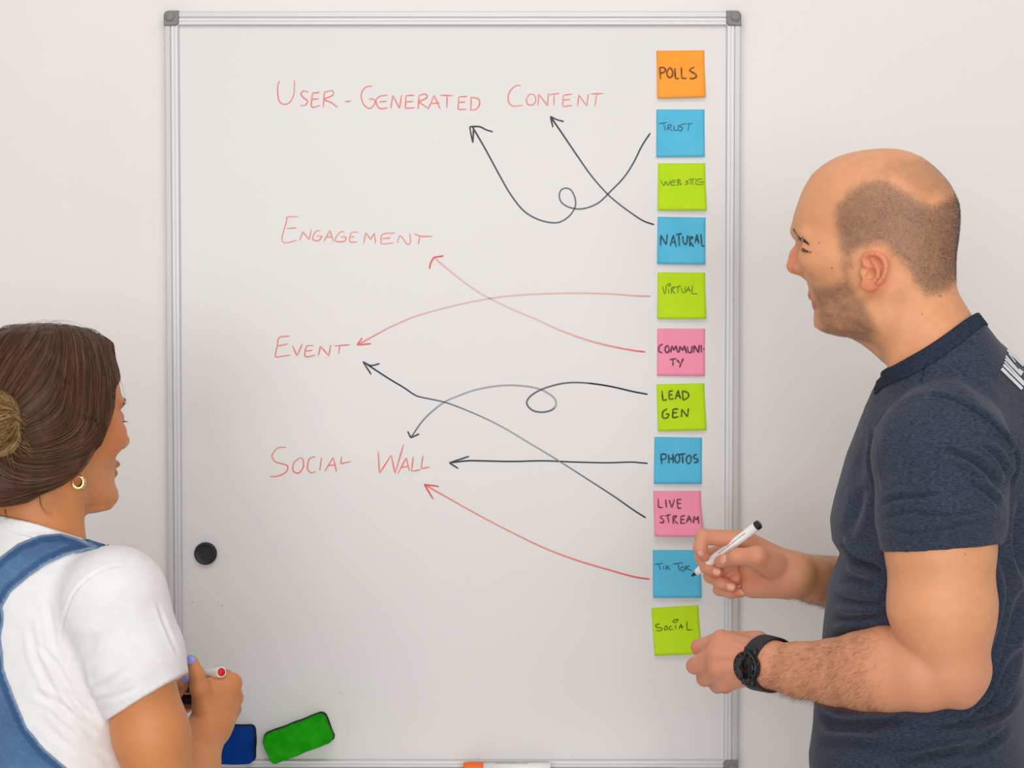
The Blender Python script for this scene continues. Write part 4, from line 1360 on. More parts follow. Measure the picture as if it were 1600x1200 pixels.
# brows and lashes, one mesh per eye
k2 = crop(1220, 310, 5.217)
def eye_hairs(name, side, count, path, wob, dfun, lr, rad, col, gl):
    roots, dirs, lens = [], [], []
    for k in range(count):
        t = rng.beta(0.75, 1.5) if name == 'eyebrow' else rng.random()
        cx = np.interp(t, path[0], path[1]); cy = np.interp(t, path[0], path[2])
        wd = np.interp(t, path[0], wob)
        cy += rng.uniform(-1, 1) * wd; cx += rng.uniform(-1, 1) * wd * 0.4
        h_, n_, *_ = hit(man_bvh, *k2(cx, cy))
        if h_ is None or (h_ - CAM).length > 2.3: continue
        loc = HF.loc(np.array([tuple(h_)]))[0] * np.array([1, side, 1])
        if name == 'eyelashes' and abs(loc[1]) < 0.014: continue
        nl = (HF.A @ V3(n_)) * np.array([1, side, 1])
        roots.append(tuple(HF.w(*loc)))
        dl = nl * gl + np.array(dfun(t, side))
        dirs.append(tuple(HF.f * float(dl[0]) + HF.l * float(dl[1]) + HF.u * float(dl[2]))); lens.append(rng.uniform(*lr))
    n_ = len(roots)
    v_, f_, c_ = strands(np.array(roots, dtype=F32), np.array(dirs), np.array(lens), np.tile(np.array([0, 0, 0.1]), (n_, 1)), np.full(n_, rad), np.tile(np.array(col[:3]), (n_, 1)), rng, 3)
    return link(name, np_mesh(name, v_, f_, c_), M['hair_attr'], man)
for side in (1, -1):
    eye_hairs('eyebrow', side, 640, ([0, 0.3, 0.7, 1], [101, 130, 172, 222], [250, 294, 340, 378]), [12, 14, 11, 4],
              lambda t, sd: (-0.75, 0.45 * sd, -0.05 + 0.25 * (0.5 - t)), (0.004, 0.007), 0.0002, srgb(52, 40, 34), 0.25)
    eye_hairs('eyelashes', side, 60, ([0, 0.5, 1], [178, 205, 258], [400, 420, 438]), [1.5, 1.5, 1.5],
              lambda t, sd: (0.75, sd * (0.25 + 0.5 * (t - 0.3)), -0.5), (0.004, 0.007), 0.00013, srgb(40, 30, 26), 0.0)
# forearm hair
dl_, fl_ = seg_dist(pos, [at(x, y, Y) for x, y, Y, r in fa[1:]])
dr_, fr_ = seg_dist(pos, [at(x, y, Y) for x, y, Y, r in ra[1:]])
ml = (dl_ < 0.056) * sstep(0.06, 0.35, fl_) * (fl_ < 0.985) * sstep(0.6, -0.3, Nrm[:, 1])
mr = (dr_ < 0.046) * (fr_ > 0.35) * (fr_ < 0.98) * (Nrm[:, 2] ** 2 * 0.9 + 0.1)
v_, f_, c_ = merge([grow(ml, 5200, 0.0095, ((-0.75, -0.05, -0.55), 0.80), 0.000062, srgb(84, 52, 36), srgb(150, 100, 72)),
                    grow(mr, 2200, 0.009, ((-0.9, -0.05, -0.1), 0.75), 0.000065, srgb(84, 52, 36), srgb(140, 92, 66))])
o_ = link('arm_hair', np_mesh('arm_hair', v_, f_, c_), M['hair_attr'], man); o_['label'] = 'brown forearm hair'
# nails of the right hand
for x, y, ux, uy, w, l in ((560,583,-90,40,0.0115,0.0140),(275,518,40,70,0.0080,0.0110),(478,745,90,25,0.0095,0.010),(655,938,90,20,0.0095,0.0105),(792,1002,80,0,0.008,0.0085)):
    q = k5(x, y); nail(man, man_bvh, q[0], q[1], ux / 8.0, uy / 8.0, w, l, M['nail'])

# ------------------------------------------------------------------ t-shirt
tsil_f = [(1415,520),(1400,545),(1383,573),(1362,606),(1343,643),(1320,700),(1304,760),(1297,800),(1300,833),(1313,853),(1304,874),(1294,900),(1290,930),(1285,970),(1279,1010),(1273,1060),(1269,1110),(1263,1160),(1266,1200),(1274,1260),(1282,1340)]
tsil_b = [(1500,482),(1516,489),(1535,504),(1544,516),(1572,544),(1600,569),(1628,630),(1646,710),(1650,800),(1640,900),(1614,1000),(1596,1085),(1604,1140),(1622,1200),(1632,1270),(1634,1340)]
zt0 = TF.px(1290, 1335)[2]; zt1 = TF.px(1500, 500)[2]
tus = np.linspace(zt0, zt1, 90)
tsil_f = [(x + (12 if y > 650 else 12 * max(0, (y - 573) / 77)), y) for x, y in tsil_f]
tF, _ = contour_tables(TF, tsil_f, tus); _, tB = contour_tables(TF, tsil_b, tus)
tB = smooth1(tB, 1)
ypx = np.linspace(1335, 500, 90)
tW = np.interp(ypx, [500, 530, 560, 600, 650, 720, 780, 860, 960, 1060, 1160, 1260, 1335], [0.052, 0.060, 0.074, 0.108, 0.150, 0.178, 0.186, 0.182, 0.168, 0.162, 0.168, 0.176, 0.178])
tC = np.interp(ypx, [500, 600, 700, 1335], [0.5, 0.6, 0.55, 0.5])
tn = np.interp(ypx, [500, 600, 800, 1335], [2.0, 2.2, 2.45, 2.35])
torso = loft(TF, tus, tF, tB, smooth1(tW, 3), tC, tn, tn, k=0.02)
NKS = at(1478, 545, -0.60)
shirt_t = [torso, cone(NK1, TF.w(-0.045, 0, TF.px(1490, 680)[2]), 0.0600, 0.075, k=0.03)]
for s, SH in ((1, SHL), (-1, SHR)):
    top = TF.w(-0.030, 0.150 * s, TF.px(1462, 655, 0.16)[2])
    shirt_t += [cone(TF.w(-0.040, 0.055 * s, TF.px(1500, 585)[2]), top, 0.034, 0.046, k=0.035),
                cone(TF.w(0.0, 0.06 * s, TF.px(1440, 640)[2]), TF.w(-0.02, 0.14 * s, TF.px(1462, 690)[2]), 0.055, 0.058, k=0.04)]
hemL0, hemL1 = at(1380, 862, -0.70), at(1557, 848, -0.70)
axL = (at(1471, 950, -0.703) - SHL).normalized()
e1 = (hemL1 - hemL0).normalized()
nL = e1.cross(Vector((0, 1, 0))).normalized()
if nL.dot(axL) < 0: nL = -nL
nL = (nL + Vector((0, -0.10, 0))).normalized()
sl = [ell(TF.w(-0.022, 0.168, TF.px(1466, 712, 0.176)[2]), [TF.f, TF.l, TF.u], (0.078, 0.060, 0.078), k=0.02),
      cone(TF.w(-0.022, 0.172, TF.px(1464, 715, 0.176)[2]), at(1469, 800, -0.694), 0.073, 0.0705, k=0.02), cone(at(1469, 800, -0.694), at(1469, 890, -0.70), 0.0700, 0.0655, k=0.015)]
srt = [ball(TF.w(-0.022, -0.168, TF.px(1466, 712, 0.176)[2]), 0.070, k=0.02), cone(SHR, SHR + (ELR - SHR) * 0.62, 0.070, 0.062, k=0.02)]
hemR = SHR + (ELR - SHR) * 0.58; axR = (ELR - SHR).normalized()
c0, c1 = hw(595, 1062), hw(985, 822)
cdir = (c1 - c0).normalized()
cn = TF.l.cross(cdir).normalized()
if cn.z < 0: cn = -cn
cmid = (c0 + c1) / 2
zhem = 0.80
def collar_d(P):
    """height above the neckline (slightly dished towards the sides)."""
    q = P - V3(cmid)
    lat = q @ V3(TF.l)
    return q @ V3(cn) + 2.2 * lat ** 2 + 0.004
def shirt_core(P):
    d = evaluate(shirt_t, P)
    a = np.maximum(evaluate(sl, P), (P - V3(hemL0)) @ V3(nL))
    b = np.maximum(evaluate(srt, P), (P - V3(hemR)) @ V3(axR))
    return smin(smin(d, a, 0.010), b, 0.010)
def neck_r(P):
    q = P - V3(NK0); ax = V3((NK1 - NK0).normalized())
    t = q @ ax
    return np.sqrt(np.maximum((q * q).sum(1) - t * t, 0))
def shirt_fn(P):
    d = shirt_core(P)
    neck = evaluate([cone(NK0, NK1, 0.0560, 0.0612, k=0.0)], P)
    cd = collar_d(P)
    # cloth hugging the neck just below the neckline
    hug = np.maximum(np.maximum(neck - 0.0045, cd), -0.07 - cd)
    d = smin(d, hug, 0.022)
    d = np.where(neck_r(P) < 0.135, np.maximum(d, cd), d)
    return np.maximum(d, zhem - P[:, 2])
lo_ = np.array([TF.O.x - 0.36, -0.86, zhem - 0.02]); hi_ = np.array([TF.O.x + 0.36, -0.02, 1.60])
ps, Qs = nets(shirt_fn, lo_, hi_, 0.0026)
ps, Qs = largest_piece(ps, Qs)
MAN_FOLDS = [
 ([(1361,665),(1362,690),(1366,730),(1373,770)], 3.0, 0.0050), ([(1366,668),(1390,640),(1420,622),(1445,617)], 2.0, 0.0022), ([(1445,617),(1480,622),(1520,640),(1555,668),(1580,700),(1586,730),(1575,765)], 2.6, 0.0035),
 ([(1448,560),(1441,590),(1442,617)], 1.6, 0.0014), ([(1470,565),(1520,600),(1560,640)], 8, 0.0010),
 ([(1372,790),(1400,778),(1440,775),(1470,770)], 4, 0.0022), ([(1376,812),(1420,800),(1470,806),(1530,800)], 3.5, 0.0016), ([(1560,760),(1540,735),(1510,715),(1470,700)], 5, 0.0028), ([(1562,790),(1545,770),(1515,755)], 4, 0.0024), ([(1575,745),(1560,715),(1535,695)], 4, 0.0024),
 ([(1380,852),(1440,848),(1500,842),(1557,838)], 1.2, 0.0007), ([(1380,822),(1430,832),(1500,822),(1556,812)], 3, 0.0012),
 ([(1308,845),(1320,862),(1345,880),(1378,892)], 6, 0.0060), ([(1300,905),(1330,905),(1370,912)], 7, 0.0030), ([(1296,930),(1330,940),(1385,945)], 6, 0.0030), ([(1288,965),(1330,966),(1390,958)], 6, 0.0030), ([(1285,1000),(1320,990),(1350,980)], 5, 0.002),
 ([(1565,870),(1580,920),(1570,980),(1552,1030)], 7, 0.003), ([(1595,780),(1590,850),(1598,900)], 7, 0.003), ([(1597,920),(1585,980),(1565,1040),(1540,1085)], 6, 0.005), ([(1590,1010),(1570,1060),(1545,1100),(1500,1130)], 5, 0.0055),
 ([(1598,1060),(1570,1105),(1530,1125),(1460,1135)], 5, 0.0040), ([(1275,1115),(1310,1128),(1360,1128),(1420,1120)], 7, 0.004), ([(1530,1160),(1490,1172),(1440,1182),(1400,1190)], 5, 0.0035), ([(1575,1140),(1540,1165),(1500,1178)], 5, 0.003), ([(1270,1165),(1310,1155),(1370,1160),(1430,1165)], 8, 0.002),
 ([(1355,640),(1340,700),(1330,760)], 14, 0.0025), ([(1345,760),(1335,800),(1320,835)], 10, 0.0025)]
ps = creases(ps, Qs, [(p_, w_, a_ * 2.6) for p_, w_, a_ in MAN_FOLDS])
Ns = vert_normals(ps, Qs)
ps = ps + Ns * (0.0012 * vnoise(ps * np.array([1, 1, 1.6], dtype=F32), 14, 9) + 0.0003 * vnoise(ps, 45, 4))[:, None]
M['navy'] = noise_mat('navy_heather_jersey', srgb(42, 49, 63), srgb(66, 74, 92), 330, 0.9, detail=5, bump=0.35, bump_scale=700, spec=0.12, stretch=(0.7, 0.7, 2.2))
M['navy'].node_tree.nodes['Principled BSDF'].inputs['Sheen Weight'].default_value = 0.15
M['navy_rib'] = noise_mat('navy_collar_rib', srgb(38, 44, 60), srgb(52, 60, 78), 300, 0.9, detail=5, bump=0.35, bump_scale=800, spec=0.15)
shirt = link('t_shirt', np_mesh('t_shirt', ps, Qs), M['navy'], man, True)
shirt['label'] = 'navy heather t-shirt with white lettering on the back'
shirt_bvh = bvh_of(ps, Qs)
def collar_fn(P):
    cd = collar_d(P)
    d = shirt_fn(P - V3(cn) * 0.0015) - 0.0018
    return np.where(neck_r(P) < 0.095, smax(d, np.maximum(cd - 0.0012, -0.017 - cd), 0.0015), 0.05)
pc, Qc = nets(collar_fn, (cmid.x - 0.13, cmid.y - 0.13, cmid.z - 0.13), (cmid.x + 0.13, cmid.y + 0.13, cmid.z + 0.13), 0.0019)
pc, Qc = largest_piece(pc, Qc)
link('collar', np_mesh('collar', pc, Qc), M['navy_rib'], shirt, True)

# white lettering on the back of the shirt (as far as the frame shows it)
kp = crop(1500, 480, 7.5)
M['print_white'] = noise_mat('white_print', srgb(232, 230, 236), srgb(240, 238, 242), 60, 0.7)
M['print_yellow'] = noise_mat('yellow_print', srgb(225, 205, 80), srgb(232, 212, 90), 60, 0.7)
def shirt_print(polys, mat, name):
    bm = bmesh.new()
    for poly in polys:
        P = []
        for x, y in poly:
            h_, n_, *_ = hit(shirt_bvh, *kp(x, y))
            if h_ is None: break
            P.append(h_ + n_ * 0.0012)
        if len(P) == len(poly): bm.faces.new([bm.verts.new(p) for p in P])
    if len(bm.faces): return bm_obj(name, bm, mat, shirt)
    bm.free()
def bar(x0, y0, x1, y1, w, n=5):
    d = np.array([x1 - x0, y1 - y0], dtype=float); d /= np.linalg.norm(d); s = np.array([-d[1], d[0]]) * w / 2
    out = []
    for i in range(n):
        a = np.array([x0, y0]) + (np.array([x1, y1]) - np.array([x0, y0])) * i / n
        b = np.array([x0, y0]) + (np.array([x1, y1]) - np.array([x0, y0])) * (i + 1) / n
        out.append([tuple(a + s), tuple(b + s), tuple(b - s), tuple(a - s)])
    return out
shirt_print(bar(478,720,720,960,36) + bar(500,675,742,915,29) + bar(512,640,742,885,18) + bar(520,606,710,800,22) + bar(526,574,680,752,18) + bar(546,503,735,690,30) + bar(560,545,640,650,14) + bar(675,735,725,775,34), M['print_white'], 'back_lettering')
shirt_print(bar(735,655,748,700,20, 2), M['print_yellow'], 'back_lettering')

# ------------------------------------------------------------------ trousers and shoes (below the frame)
M['jeans'] = noise_mat('dark_jeans', srgb(38, 48, 74), srgb(52, 64, 92), 120, 0.9, bump=0.3, bump_scale=500, spec=0.15)
M['shoe'] = noise_mat('shoe_leather', srgb(52, 48, 46), srgb(62, 57, 54), 60, 0.5)
M['sole'] = noise_mat('shoe_sole', srgb(205, 202, 196), srgb(214, 211, 205), 60, 0.7)
def zl(z): return z - TF.O.z
def legs(frame, hipw, hipr, kneer, ankler, hip_z, base_f, flare=0.0, wz=0.98):
    P = [ell(frame.w(base_f, 0, hip_z + 0.02 - frame.O.z), [frame.f, frame.l, frame.u], (hipr * 1.15, hipw + hipr * 0.72, 0.13), k=0.04)]
    for s in (1, -1):
        h = frame.w(base_f, hipw * s, hip_z - 0.06 - frame.O.z)
        kn = frame.w(base_f + 0.015, (hipw + 0.01) * s, 0.50 - frame.O.z)
        an = frame.w(base_f - 0.015, (hipw + 0.015) * s, 0.095 - frame.O.z)
        P += [cone(h, kn, hipr, kneer, k=0.03), cone(kn, an, kneer, ankler, k=0.02)]
    return P
jl = legs(TF, 0.088, 0.098, 0.072, 0.062, 0.90, -0.02)
def jeans_fn(P): return np.maximum(np.maximum(evaluate(jl, P), P[:, 2] - 0.96), 0.055 - P[:, 2])
pj, Qj = nets(jeans_fn, (TF.O.x - 0.3, TF.O.y - 0.3, 0.03), (TF.O.x + 0.3, TF.O.y + 0.3, 1.0), 0.006)
link('trousers', np_mesh('trousers', pj, Qj), M['jeans'], man, True)
def shoes(frame, hipw, base_f, parent, length=0.275, mat='shoe', sole='sole'):
    for s in (1, -1):
        a = frame.w(base_f - 0.075, (hipw + 0.015) * s, 0.058 - frame.O.z); b = frame.w(base_f + length - 0.12, (hipw + 0.03) * s, 0.048 - frame.O.z)
        m_ = frame.w(base_f + 0.05, (hipw + 0.02) * s, 0.060 - frame.O.z)
        an = frame.w(base_f - 0.03, (hipw + 0.015) * s, 0.10 - frame.O.z)
        pr = [cone(a, m_, 0.040, 0.045, k=0.02), cone(m_, b, 0.045, 0.034, k=0.02), cone(a + (m_ - a) * 0.35, an, 0.042, 0.044, k=0.02)]
        up = lambda P: np.maximum(np.maximum(evaluate(pr, P), 0.022 - P[:, 2]), P[:, 2] - 0.115)
        p_, q_ = nets(up, tuple(m_ - Vector((0.2, 0.2, 0.1))), tuple(m_ + Vector((0.2, 0.2, 0.1))), 0.005)
        o = link('shoe', np_mesh('shoe', p_, q_), M[mat], parent, True)
        pr2 = [cone(Vector((c.x, c.y, 0.02)), Vector((d.x, d.y, 0.02)), r1 + 0.004, r2 + 0.004, k=0.01) for c, d, r1, r2 in ((a, m_, 0.040, 0.045), (m_, b, 0.045, 0.034))]
        so = lambda P: np.maximum(np.maximum(evaluate(pr2, P), P[:, 2] - 0.024), 0.0008 - P[:, 2])
        p_, q_ = nets(so, tuple(m_ - Vector((0.2, 0.2, 0.1))), tuple(m_ + Vector((0.2, 0.2, 0.1))), 0.005)
        p_[:, 2] = np.maximum(p_[:, 2], 0.0)
        link('sole', np_mesh('sole', p_, q_), M[sole], o, True)
shoes(TF, 0.088, -0.03, man)

# ------------------------------------------------------------------ marker in his hand
pa, pb = RH(165, 802, -0.372), RH(1012, 150, -0.428)
marker('whiteboard_marker', pa, pb, 0.0062, {'kind': 'open', 'end': 'black'}, 'open black marker held in the man\'s right hand', print_side=(0.055, 0.105, (0.15, -1, 0.55), 1, srgb(120, 120, 120)))

# ------------------------------------------------------------------ smartwatch
wc = LH(640, 862, -0.580)
wax = (at(1250, 1047, -0.598) - W1).normalized()                  # along the forearm, towards the elbow
wface = LH(562, 862, -0.606)
wn = (Vector((-0.62, -0.78, -0.02))); wn = (wn).normalized()
watch = empty('wristwatch', tuple(wc))
tag(watch, 'black round smartwatch on the man\'s left wrist', 'watch')
WC = at(1199, 1039, -0.5755)
wax = (wax + Vector((-0.16, -0.32, 0.0))).normalized()
strap_prims = [p for p in arm[-11:] + handL[:6] + arm if np.linalg.norm(p.c - V3(WC)) < p.R + 0.05]
def strap_fn(P):
    t = (P - V3(WC)) @ V3(wax)
    d = np.abs(evaluate(strap_prims, P) - 0.0018) - 0.0013
    return np.maximum(d, np.abs(t) - 0.0100)
M['strap'] = noise_mat('black_rubber', srgb(30, 30, 32), srgb(38, 38, 40), 150, 0.6)
M['watch_case'] = noise_mat('dark_steel', srgb(52, 53, 56), srgb(62, 63, 66), 150, 0.35, metal=0.7)
M['watch_glass'] = noise_mat('black_glass', srgb(8, 8, 9), srgb(10, 10, 11), 20, 0.08, spec=0.6)
M['tick'] = noise_mat('grey_markings', srgb(150, 150, 150), srgb(160, 160, 160), 60, 0.5)
p_, q_ = nets(strap_fn, tuple(WC - Vector((0.05, 0.05, 0.05))), tuple(WC + Vector((0.05, 0.05, 0.05))), 0.0013)
link('strap', np_mesh('strap', p_, q_), M['strap'], watch, True)
fn_ = (Vector((0, -1, 0)) - wax * Vector((0, -1, 0)).dot(wax)).normalized()
fc = WC + fn_ * 0.0335 - wax * 0.0
mw = Matrix.Translation(fc) @ fn_.to_track_quat('Z', 'X').to_matrix().to_4x4()
bm = bmesh.new()
add_lathe(bm, [(0, -0.004), (0.0170, -0.004), (0.0190, 0.000), (0.0190, 0.0055), (0.0184, 0.0070), (0.0174, 0.0076), (0.0166, 0.0066), (0, 0.0064)], mw, 48)
case = bm_obj('case', bm, M['watch_case'], watch, True)
bm = bmesh.new()
add_lathe(bm, [(0, 0.0066), (0.0144, 0.0066), (0.0144, 0.0072), (0.0134, 0.0076), (0, 0.0078)], mw, 48)
bm_obj('screen', bm, M['watch_glass'], watch, True)
bm = bmesh.new()
for k in range(12):
    a = 2 * math.pi * k / 12
    add_box(bm, (-0.0003, -0.0006, 0), (0.0003, 0.0006, 0.0003), mat=mw @ Matrix.Rotation(a, 4, 'Z') @ Matrix.Translation((0, 0.0157, 0.0070)))
o_ = bm_obj('bezel_markings', bm, M['tick'], case)
up_ = wax.cross(fn_).normalized()
for s in (1, -1):
    bm = bmesh.new()
    m_ = Matrix.Translation(WC + (fn_ * 0.0305 + up_ * s * 0.0175)) @ Matrix((wax, (fn_ * 0.62 + up_ * s * 0.0 ).normalized(), up_)).transposed().to_4x4()
    add_box(bm, (-0.0095, -0.004, -0.006), (0.0095, 0.004, 0.006), 0.002, 3, m_)
    bm_obj('strap_lug', bm, M['watch_case'], watch, True)
# side buttons
for s in (0.35, -0.35):
    bm = bmesh.new()
    d_ = (-wax * math.cos(s) + up_ * math.sin(s))
    m_ = Matrix.Translation(fc + fn_ * 0.003 - d_ * 0.0188) @ (-d_).to_track_quat('Z', 'X').to_matrix().to_4x4()
    add_lathe(bm, [(0, 0), (0.0022, 0), (0.0022, 0.0020), (0, 0.0022)], m_, 16)
    bm_obj('side_button', bm, M['watch_case'], watch, True)
# ------------------------------------------------------------------ the woman
M['skin_woman'] = skin_material('warm_skin', 0.46)
YW = -0.55
wphi = math.radians(48); wph = math.radians(3)
GF = Frame(at(82, 671, YW), (math.cos(wphi) * math.cos(wph), math.sin(wphi) * math.cos(wph), -math.sin(wph)), (0, 0, 1))
def g(f, l, u): return GF.w(f / 1000.0, l / 1000.0, u / 1000.0)
wprof = [(-5,118),(30,114),(58,100),(75,76),(82,52),(84,36),(81,26),(82,10),(83,-10),(83,-28),(85,-42),(83,-52),(84,-60),(80,-70),(81,-80),(78,-90),(70,-95),(50,-93),(20,-82),(-20,-70),(-55,-57),(-76,-40),(-88,-15),(-96,12),(-98,40),(-90,75),(-70,100),(-40,114),(-5,118)]
wp = np.array(wprof, dtype=float) / 1000
wu0, wu1 = wp[:, 1].min() + 0.003, wp[:, 1].max() - 0.0002
wus = wu0 + (wu1 - wu0) * tt
def tab(poly, us):
    F = np.full(len(us), -9.0); Bk = np.full(len(us), 9.0)
    for (f0, a0), (f1, a1) in zip(poly, poly[1:]):
        if a0 > a1: f0, a0, f1, a1 = f1, a1, f0, a0
        m = (us >= a0) & (us <= a1)
        x = f0 + (f1 - f0) * (us[m] - a0) / max(a1 - a0, 1e-9)
        F[m] = np.maximum(F[m], x); Bk[m] = np.minimum(Bk[m], x)
    return smooth1(F, 2), smooth1(Bk, 2)
wF, wB = tab(wp, wus)
wW = np.where(tt < 0.7, np.interp(tt, [0, 0.03, 0.08, 0.15, 0.24, 0.34, 0.44, 0.54, 0.62, 0.70], [0.018, 0.027, 0.039, 0.0500, 0.0580, 0.0630, 0.0660, 0.0685, 0.0705, 0.0720]), Wt * 0.935)
wW = smooth1(wW, 3)
wskull = loft(GF, wus, wF, wB, wW, cfr, nfr, nbk)
whead = [wskull]
for s in (1, -1):
    whead += [cone(g(81, 8*s, 38), g(68, 42*s, 36), 0.006, 0.006, k=0.010),
              ell(g(58, 43*s, -6), [GF.f, GF.l, GF.u], (0.019, 0.012, 0.018), k=0.025),
              cone(g(72, 18*s, -84), g(12, 50*s, -58), 0.011, 0.011, k=0.02),
              ell(g(79, 31*s, 17), [GF.f, GF.l, GF.u], (0.014, 0.013, 0.009), k=0.010, op='-'),
              ball(g(68, 31*s, 16), 0.0125, k=0.004),
              ell(g(93, 10*s, -18), [GF.f, GF.l, GF.u], (0.009, 0.006, 0.007), k=0.005)]
whead += chain([g(80, 0, 20), g(92, 0, 0), g(104, 0, -13)], [0.007, 0.007, 0.0080], k=0.007)
whead += [cone(g(101, 0, -17), g(84, 0, -27), 0.0065, 0.006, k=0.006),
          ell(g(85, 0, -43), [GF.f, GF.l, GF.u], (0.0070, 0.021, 0.0055), k=0.008),
          ell(g(83, 0, -55), [GF.f, GF.l, GF.u], (0.0070, 0.018, 0.0060), k=0.008),
          cone(g(97, 0, -49), g(82, 22, -49), 0.001, 0.001, k=0.003, op='-'), cone(g(97, 0, -49), g(82, -22, -49), 0.001, 0.001, k=0.003, op='-'),
          ell(g(75, 0, -82), [GF.f, GF.l, GF.u], (0.011, 0.016, 0.012), k=0.012),
          cone(g(50, 0, -84), g(15, 0, -86), 0.018, 0.022, k=0.03)]
WN0, WN1 = g(-16, 0, -55), at(52, 885, -0.572)
whead += [cone(WN0, WN1, 0.0520, 0.0560, k=0.022)]
for s in (1, -1): whead += [cone(g(-5, 52*s, -45), WN1 + GF.f * 0.045 + GF.l * 0.018 * s, 0.011, 0.010, k=0.016)]
# ear lobe and lower ear (right one shows below the hair)
lobe_f, _, lobe_u = [1000 * v for v in GF.px(120, 741, -0.066)]
for s in (1, -1):
    whead += [ell(g(lobe_f - 8, 66*s, lobe_u + 24), [GF.f, GF.l, GF.u], (0.015, 0.006, 0.024), k=0.006), ell(g(lobe_f, 66*s, lobe_u), [GF.f, GF.l, GF.u], (0.0075, 0.0055, 0.009), k=0.006)]

wtth = math.radians(50)
WTO = at(60, 1000, -0.55)
WT = Frame(WTO, (math.cos(wtth), math.sin(wtth), 0), (0, 0, 1))
def uz(py): return WT.px(60, py)[2]
WSR = at(183, 930, -0.652)
WSL = WT.w(-0.005, 0.160, uz(930))
WER = at(268, 1290, -0.635)
WEL = WT.w(0.10, 0.185, uz(1240))
warm = [cone(WN1, WT.w(0, 0, uz(960)), 0.055, 0.06, k=0.03), cone(WSR, WSL, 0.042, 0.042, k=0.03),
        cone(WSR, at(237, 1150, -0.645), 0.046, 0.0415, k=0.02), cone(at(237, 1150, -0.645), WER, 0.0415, 0.036, k=0.02)]
wfa = [(268,1290,-0.632,0.0370),(285,1245,-0.575,0.0375),(303,1195,-0.510,0.0330),(316,1155,-0.462,0.0275),(325,1130,-0.440,0.0255)]
warm += chain([at(x, y, Y) for x, y, Y, r in wfa], [r for *_, r in wfa], k=0.006)
WWL = at(246, 1120, -0.375)
warm += [cone(WSL, WEL, 0.044, 0.036, k=0.02), cone(WEL, WEL.lerp(WWL, 0.4), 0.037, 0.036, k=0.015), cone(WEL.lerp(WWL, 0.4), WWL, 0.036, 0.0255, k=0.015)]
kw_ = crop(260, 980, 7.5)
def WH(x, y, Y): return at(*kw_(x, y), Y)
ww = WH(535, 1150, -0.442)
whand = [cone(ww, WH(770, 655, -0.430), 0.0230, 0.0122, k=0.010), cone(ww, WH(790, 830, -0.412), 0.0230, 0.0122, k=0.010),
         cone(ww, WH(772, 960, -0.396), 0.0230, 0.0118, k=0.010), cone(ww, WH(725, 1055, -0.386), 0.0230, 0.0112, k=0.010),
         cone(WH(520, 960, -0.445), WH(600, 760, -0.432), 0.0190, 0.0150, k=0.012),
         cone(WH(405, 705, -0.450), WH(745, 668, -0.430), 0.0110, 0.0120, k=0.010), cone(WH(450, 880, -0.448), WH(640, 700, -0.434), 0.0150, 0.0130, k=0.010)]
for pts, rr in (([(770,655,-0.430),(700,575,-0.392),(530,620,-0.380),(400,660,-0.392)], [0.0118, 0.0090, 0.0080, 0.0068]),
                ([(790,830,-0.412),(810,790,-0.370),(640,760,-0.358),(480,770,-0.372)], [0.0118, 0.0092, 0.0082, 0.0070]),
                ([(772,960,-0.396),(795,925,-0.355),(640,890,-0.346),(490,880,-0.360)], [0.0112, 0.0088, 0.0078, 0.0068]),
                ([(725,1055,-0.386),(745,1035,-0.352),(620,990,-0.344),(500,960,-0.356)], [0.0105, 0.0078, 0.0070, 0.0060])):
    whand += chain([WH(*p) for p in pts], rr, k=0.0035)
whand += chain([WH(460, 930, -0.452), WH(392, 720, -0.460), WH(362, 560, -0.461), WH(305, 402, -0.455)], [0.0165, 0.0118, 0.0095, 0.0076], k=0.006)
# left hand, mostly hidden behind the right arm, fingers on the markers
whand += [cone(WWL, WH(95, 760, -0.372), 0.022, 0.014, k=0.01), cone(WWL, WH(110, 880, -0.372), 0.022, 0.014, k=0.01)]
for pts, rr in (([(95,700,-0.372),(190,640,-0.385),(255,620,-0.398),(285,640,-0.405)], [0.0110, 0.0082, 0.0074, 0.0062]),
                ([(100,790,-0.372),(200,780,-0.352),(290,790,-0.345),(340,800,-0.352)], [0.0110, 0.0082, 0.0074, 0.0062]),
                ([(110,880,-0.372),(200,880,-0.360),(260,880,-0.362),(300,880,-0.370)], [0.0105, 0.0080, 0.0072, 0.0060]),
                ([(120,950,-0.374),(190,950,-0.368),(235,945,-0.376),(262,935,-0.384)], [0.0095, 0.0074, 0.0066, 0.0056]),
                ([(60,820,-0.385),(130,720,-0.408),(195,660,-0.418),(235,610,-0.420)], [0.0130, 0.0105, 0.0088, 0.0072])):
    whand += chain([WH(*p) for p in pts], rr, k=0.0035)
wprims = whead + warm + whand
wc_ = np.array([p.c for p in wprims]); wr_ = np.array([p.R for p in wprims])
wpos, wQ = nets(lambda P: evaluate(wprims, P), (wc_ - wr_[:, None]).min(0) - 0.01, (wc_ + wr_[:, None]).max(0) + 0.01, 0.0019)
wpos, wQ = largest_piece(wpos, wQ)
WL = GF.loc(wpos)
C = np.tile(np.array(srgb(214, 141, 90)[:3], dtype=F32), (len(wpos), 1))
C *= (1 + 0.05 * vnoise(wpos, 40, 1) + 0.03 * vnoise(wpos, 140, 2))[:, None]
C = blend(C, srgb(212, 122, 84), 0.5 * sstep(0.035, 0.01, np.linalg.norm((np.abs(WL) - np.array([0.066, 0.046, 0.012])), axis=1)))
for u_ in (-0.043, -0.055):
    C = blend(C, srgb(180, 92, 84), 0.8 * sstep(0.0065, 0.004, np.sqrt((WL[:, 2] - u_) ** 2 + np.maximum(np.abs(WL[:, 1]) - 0.016, 0) ** 2)) * (WL[:, 0] > 0.074))
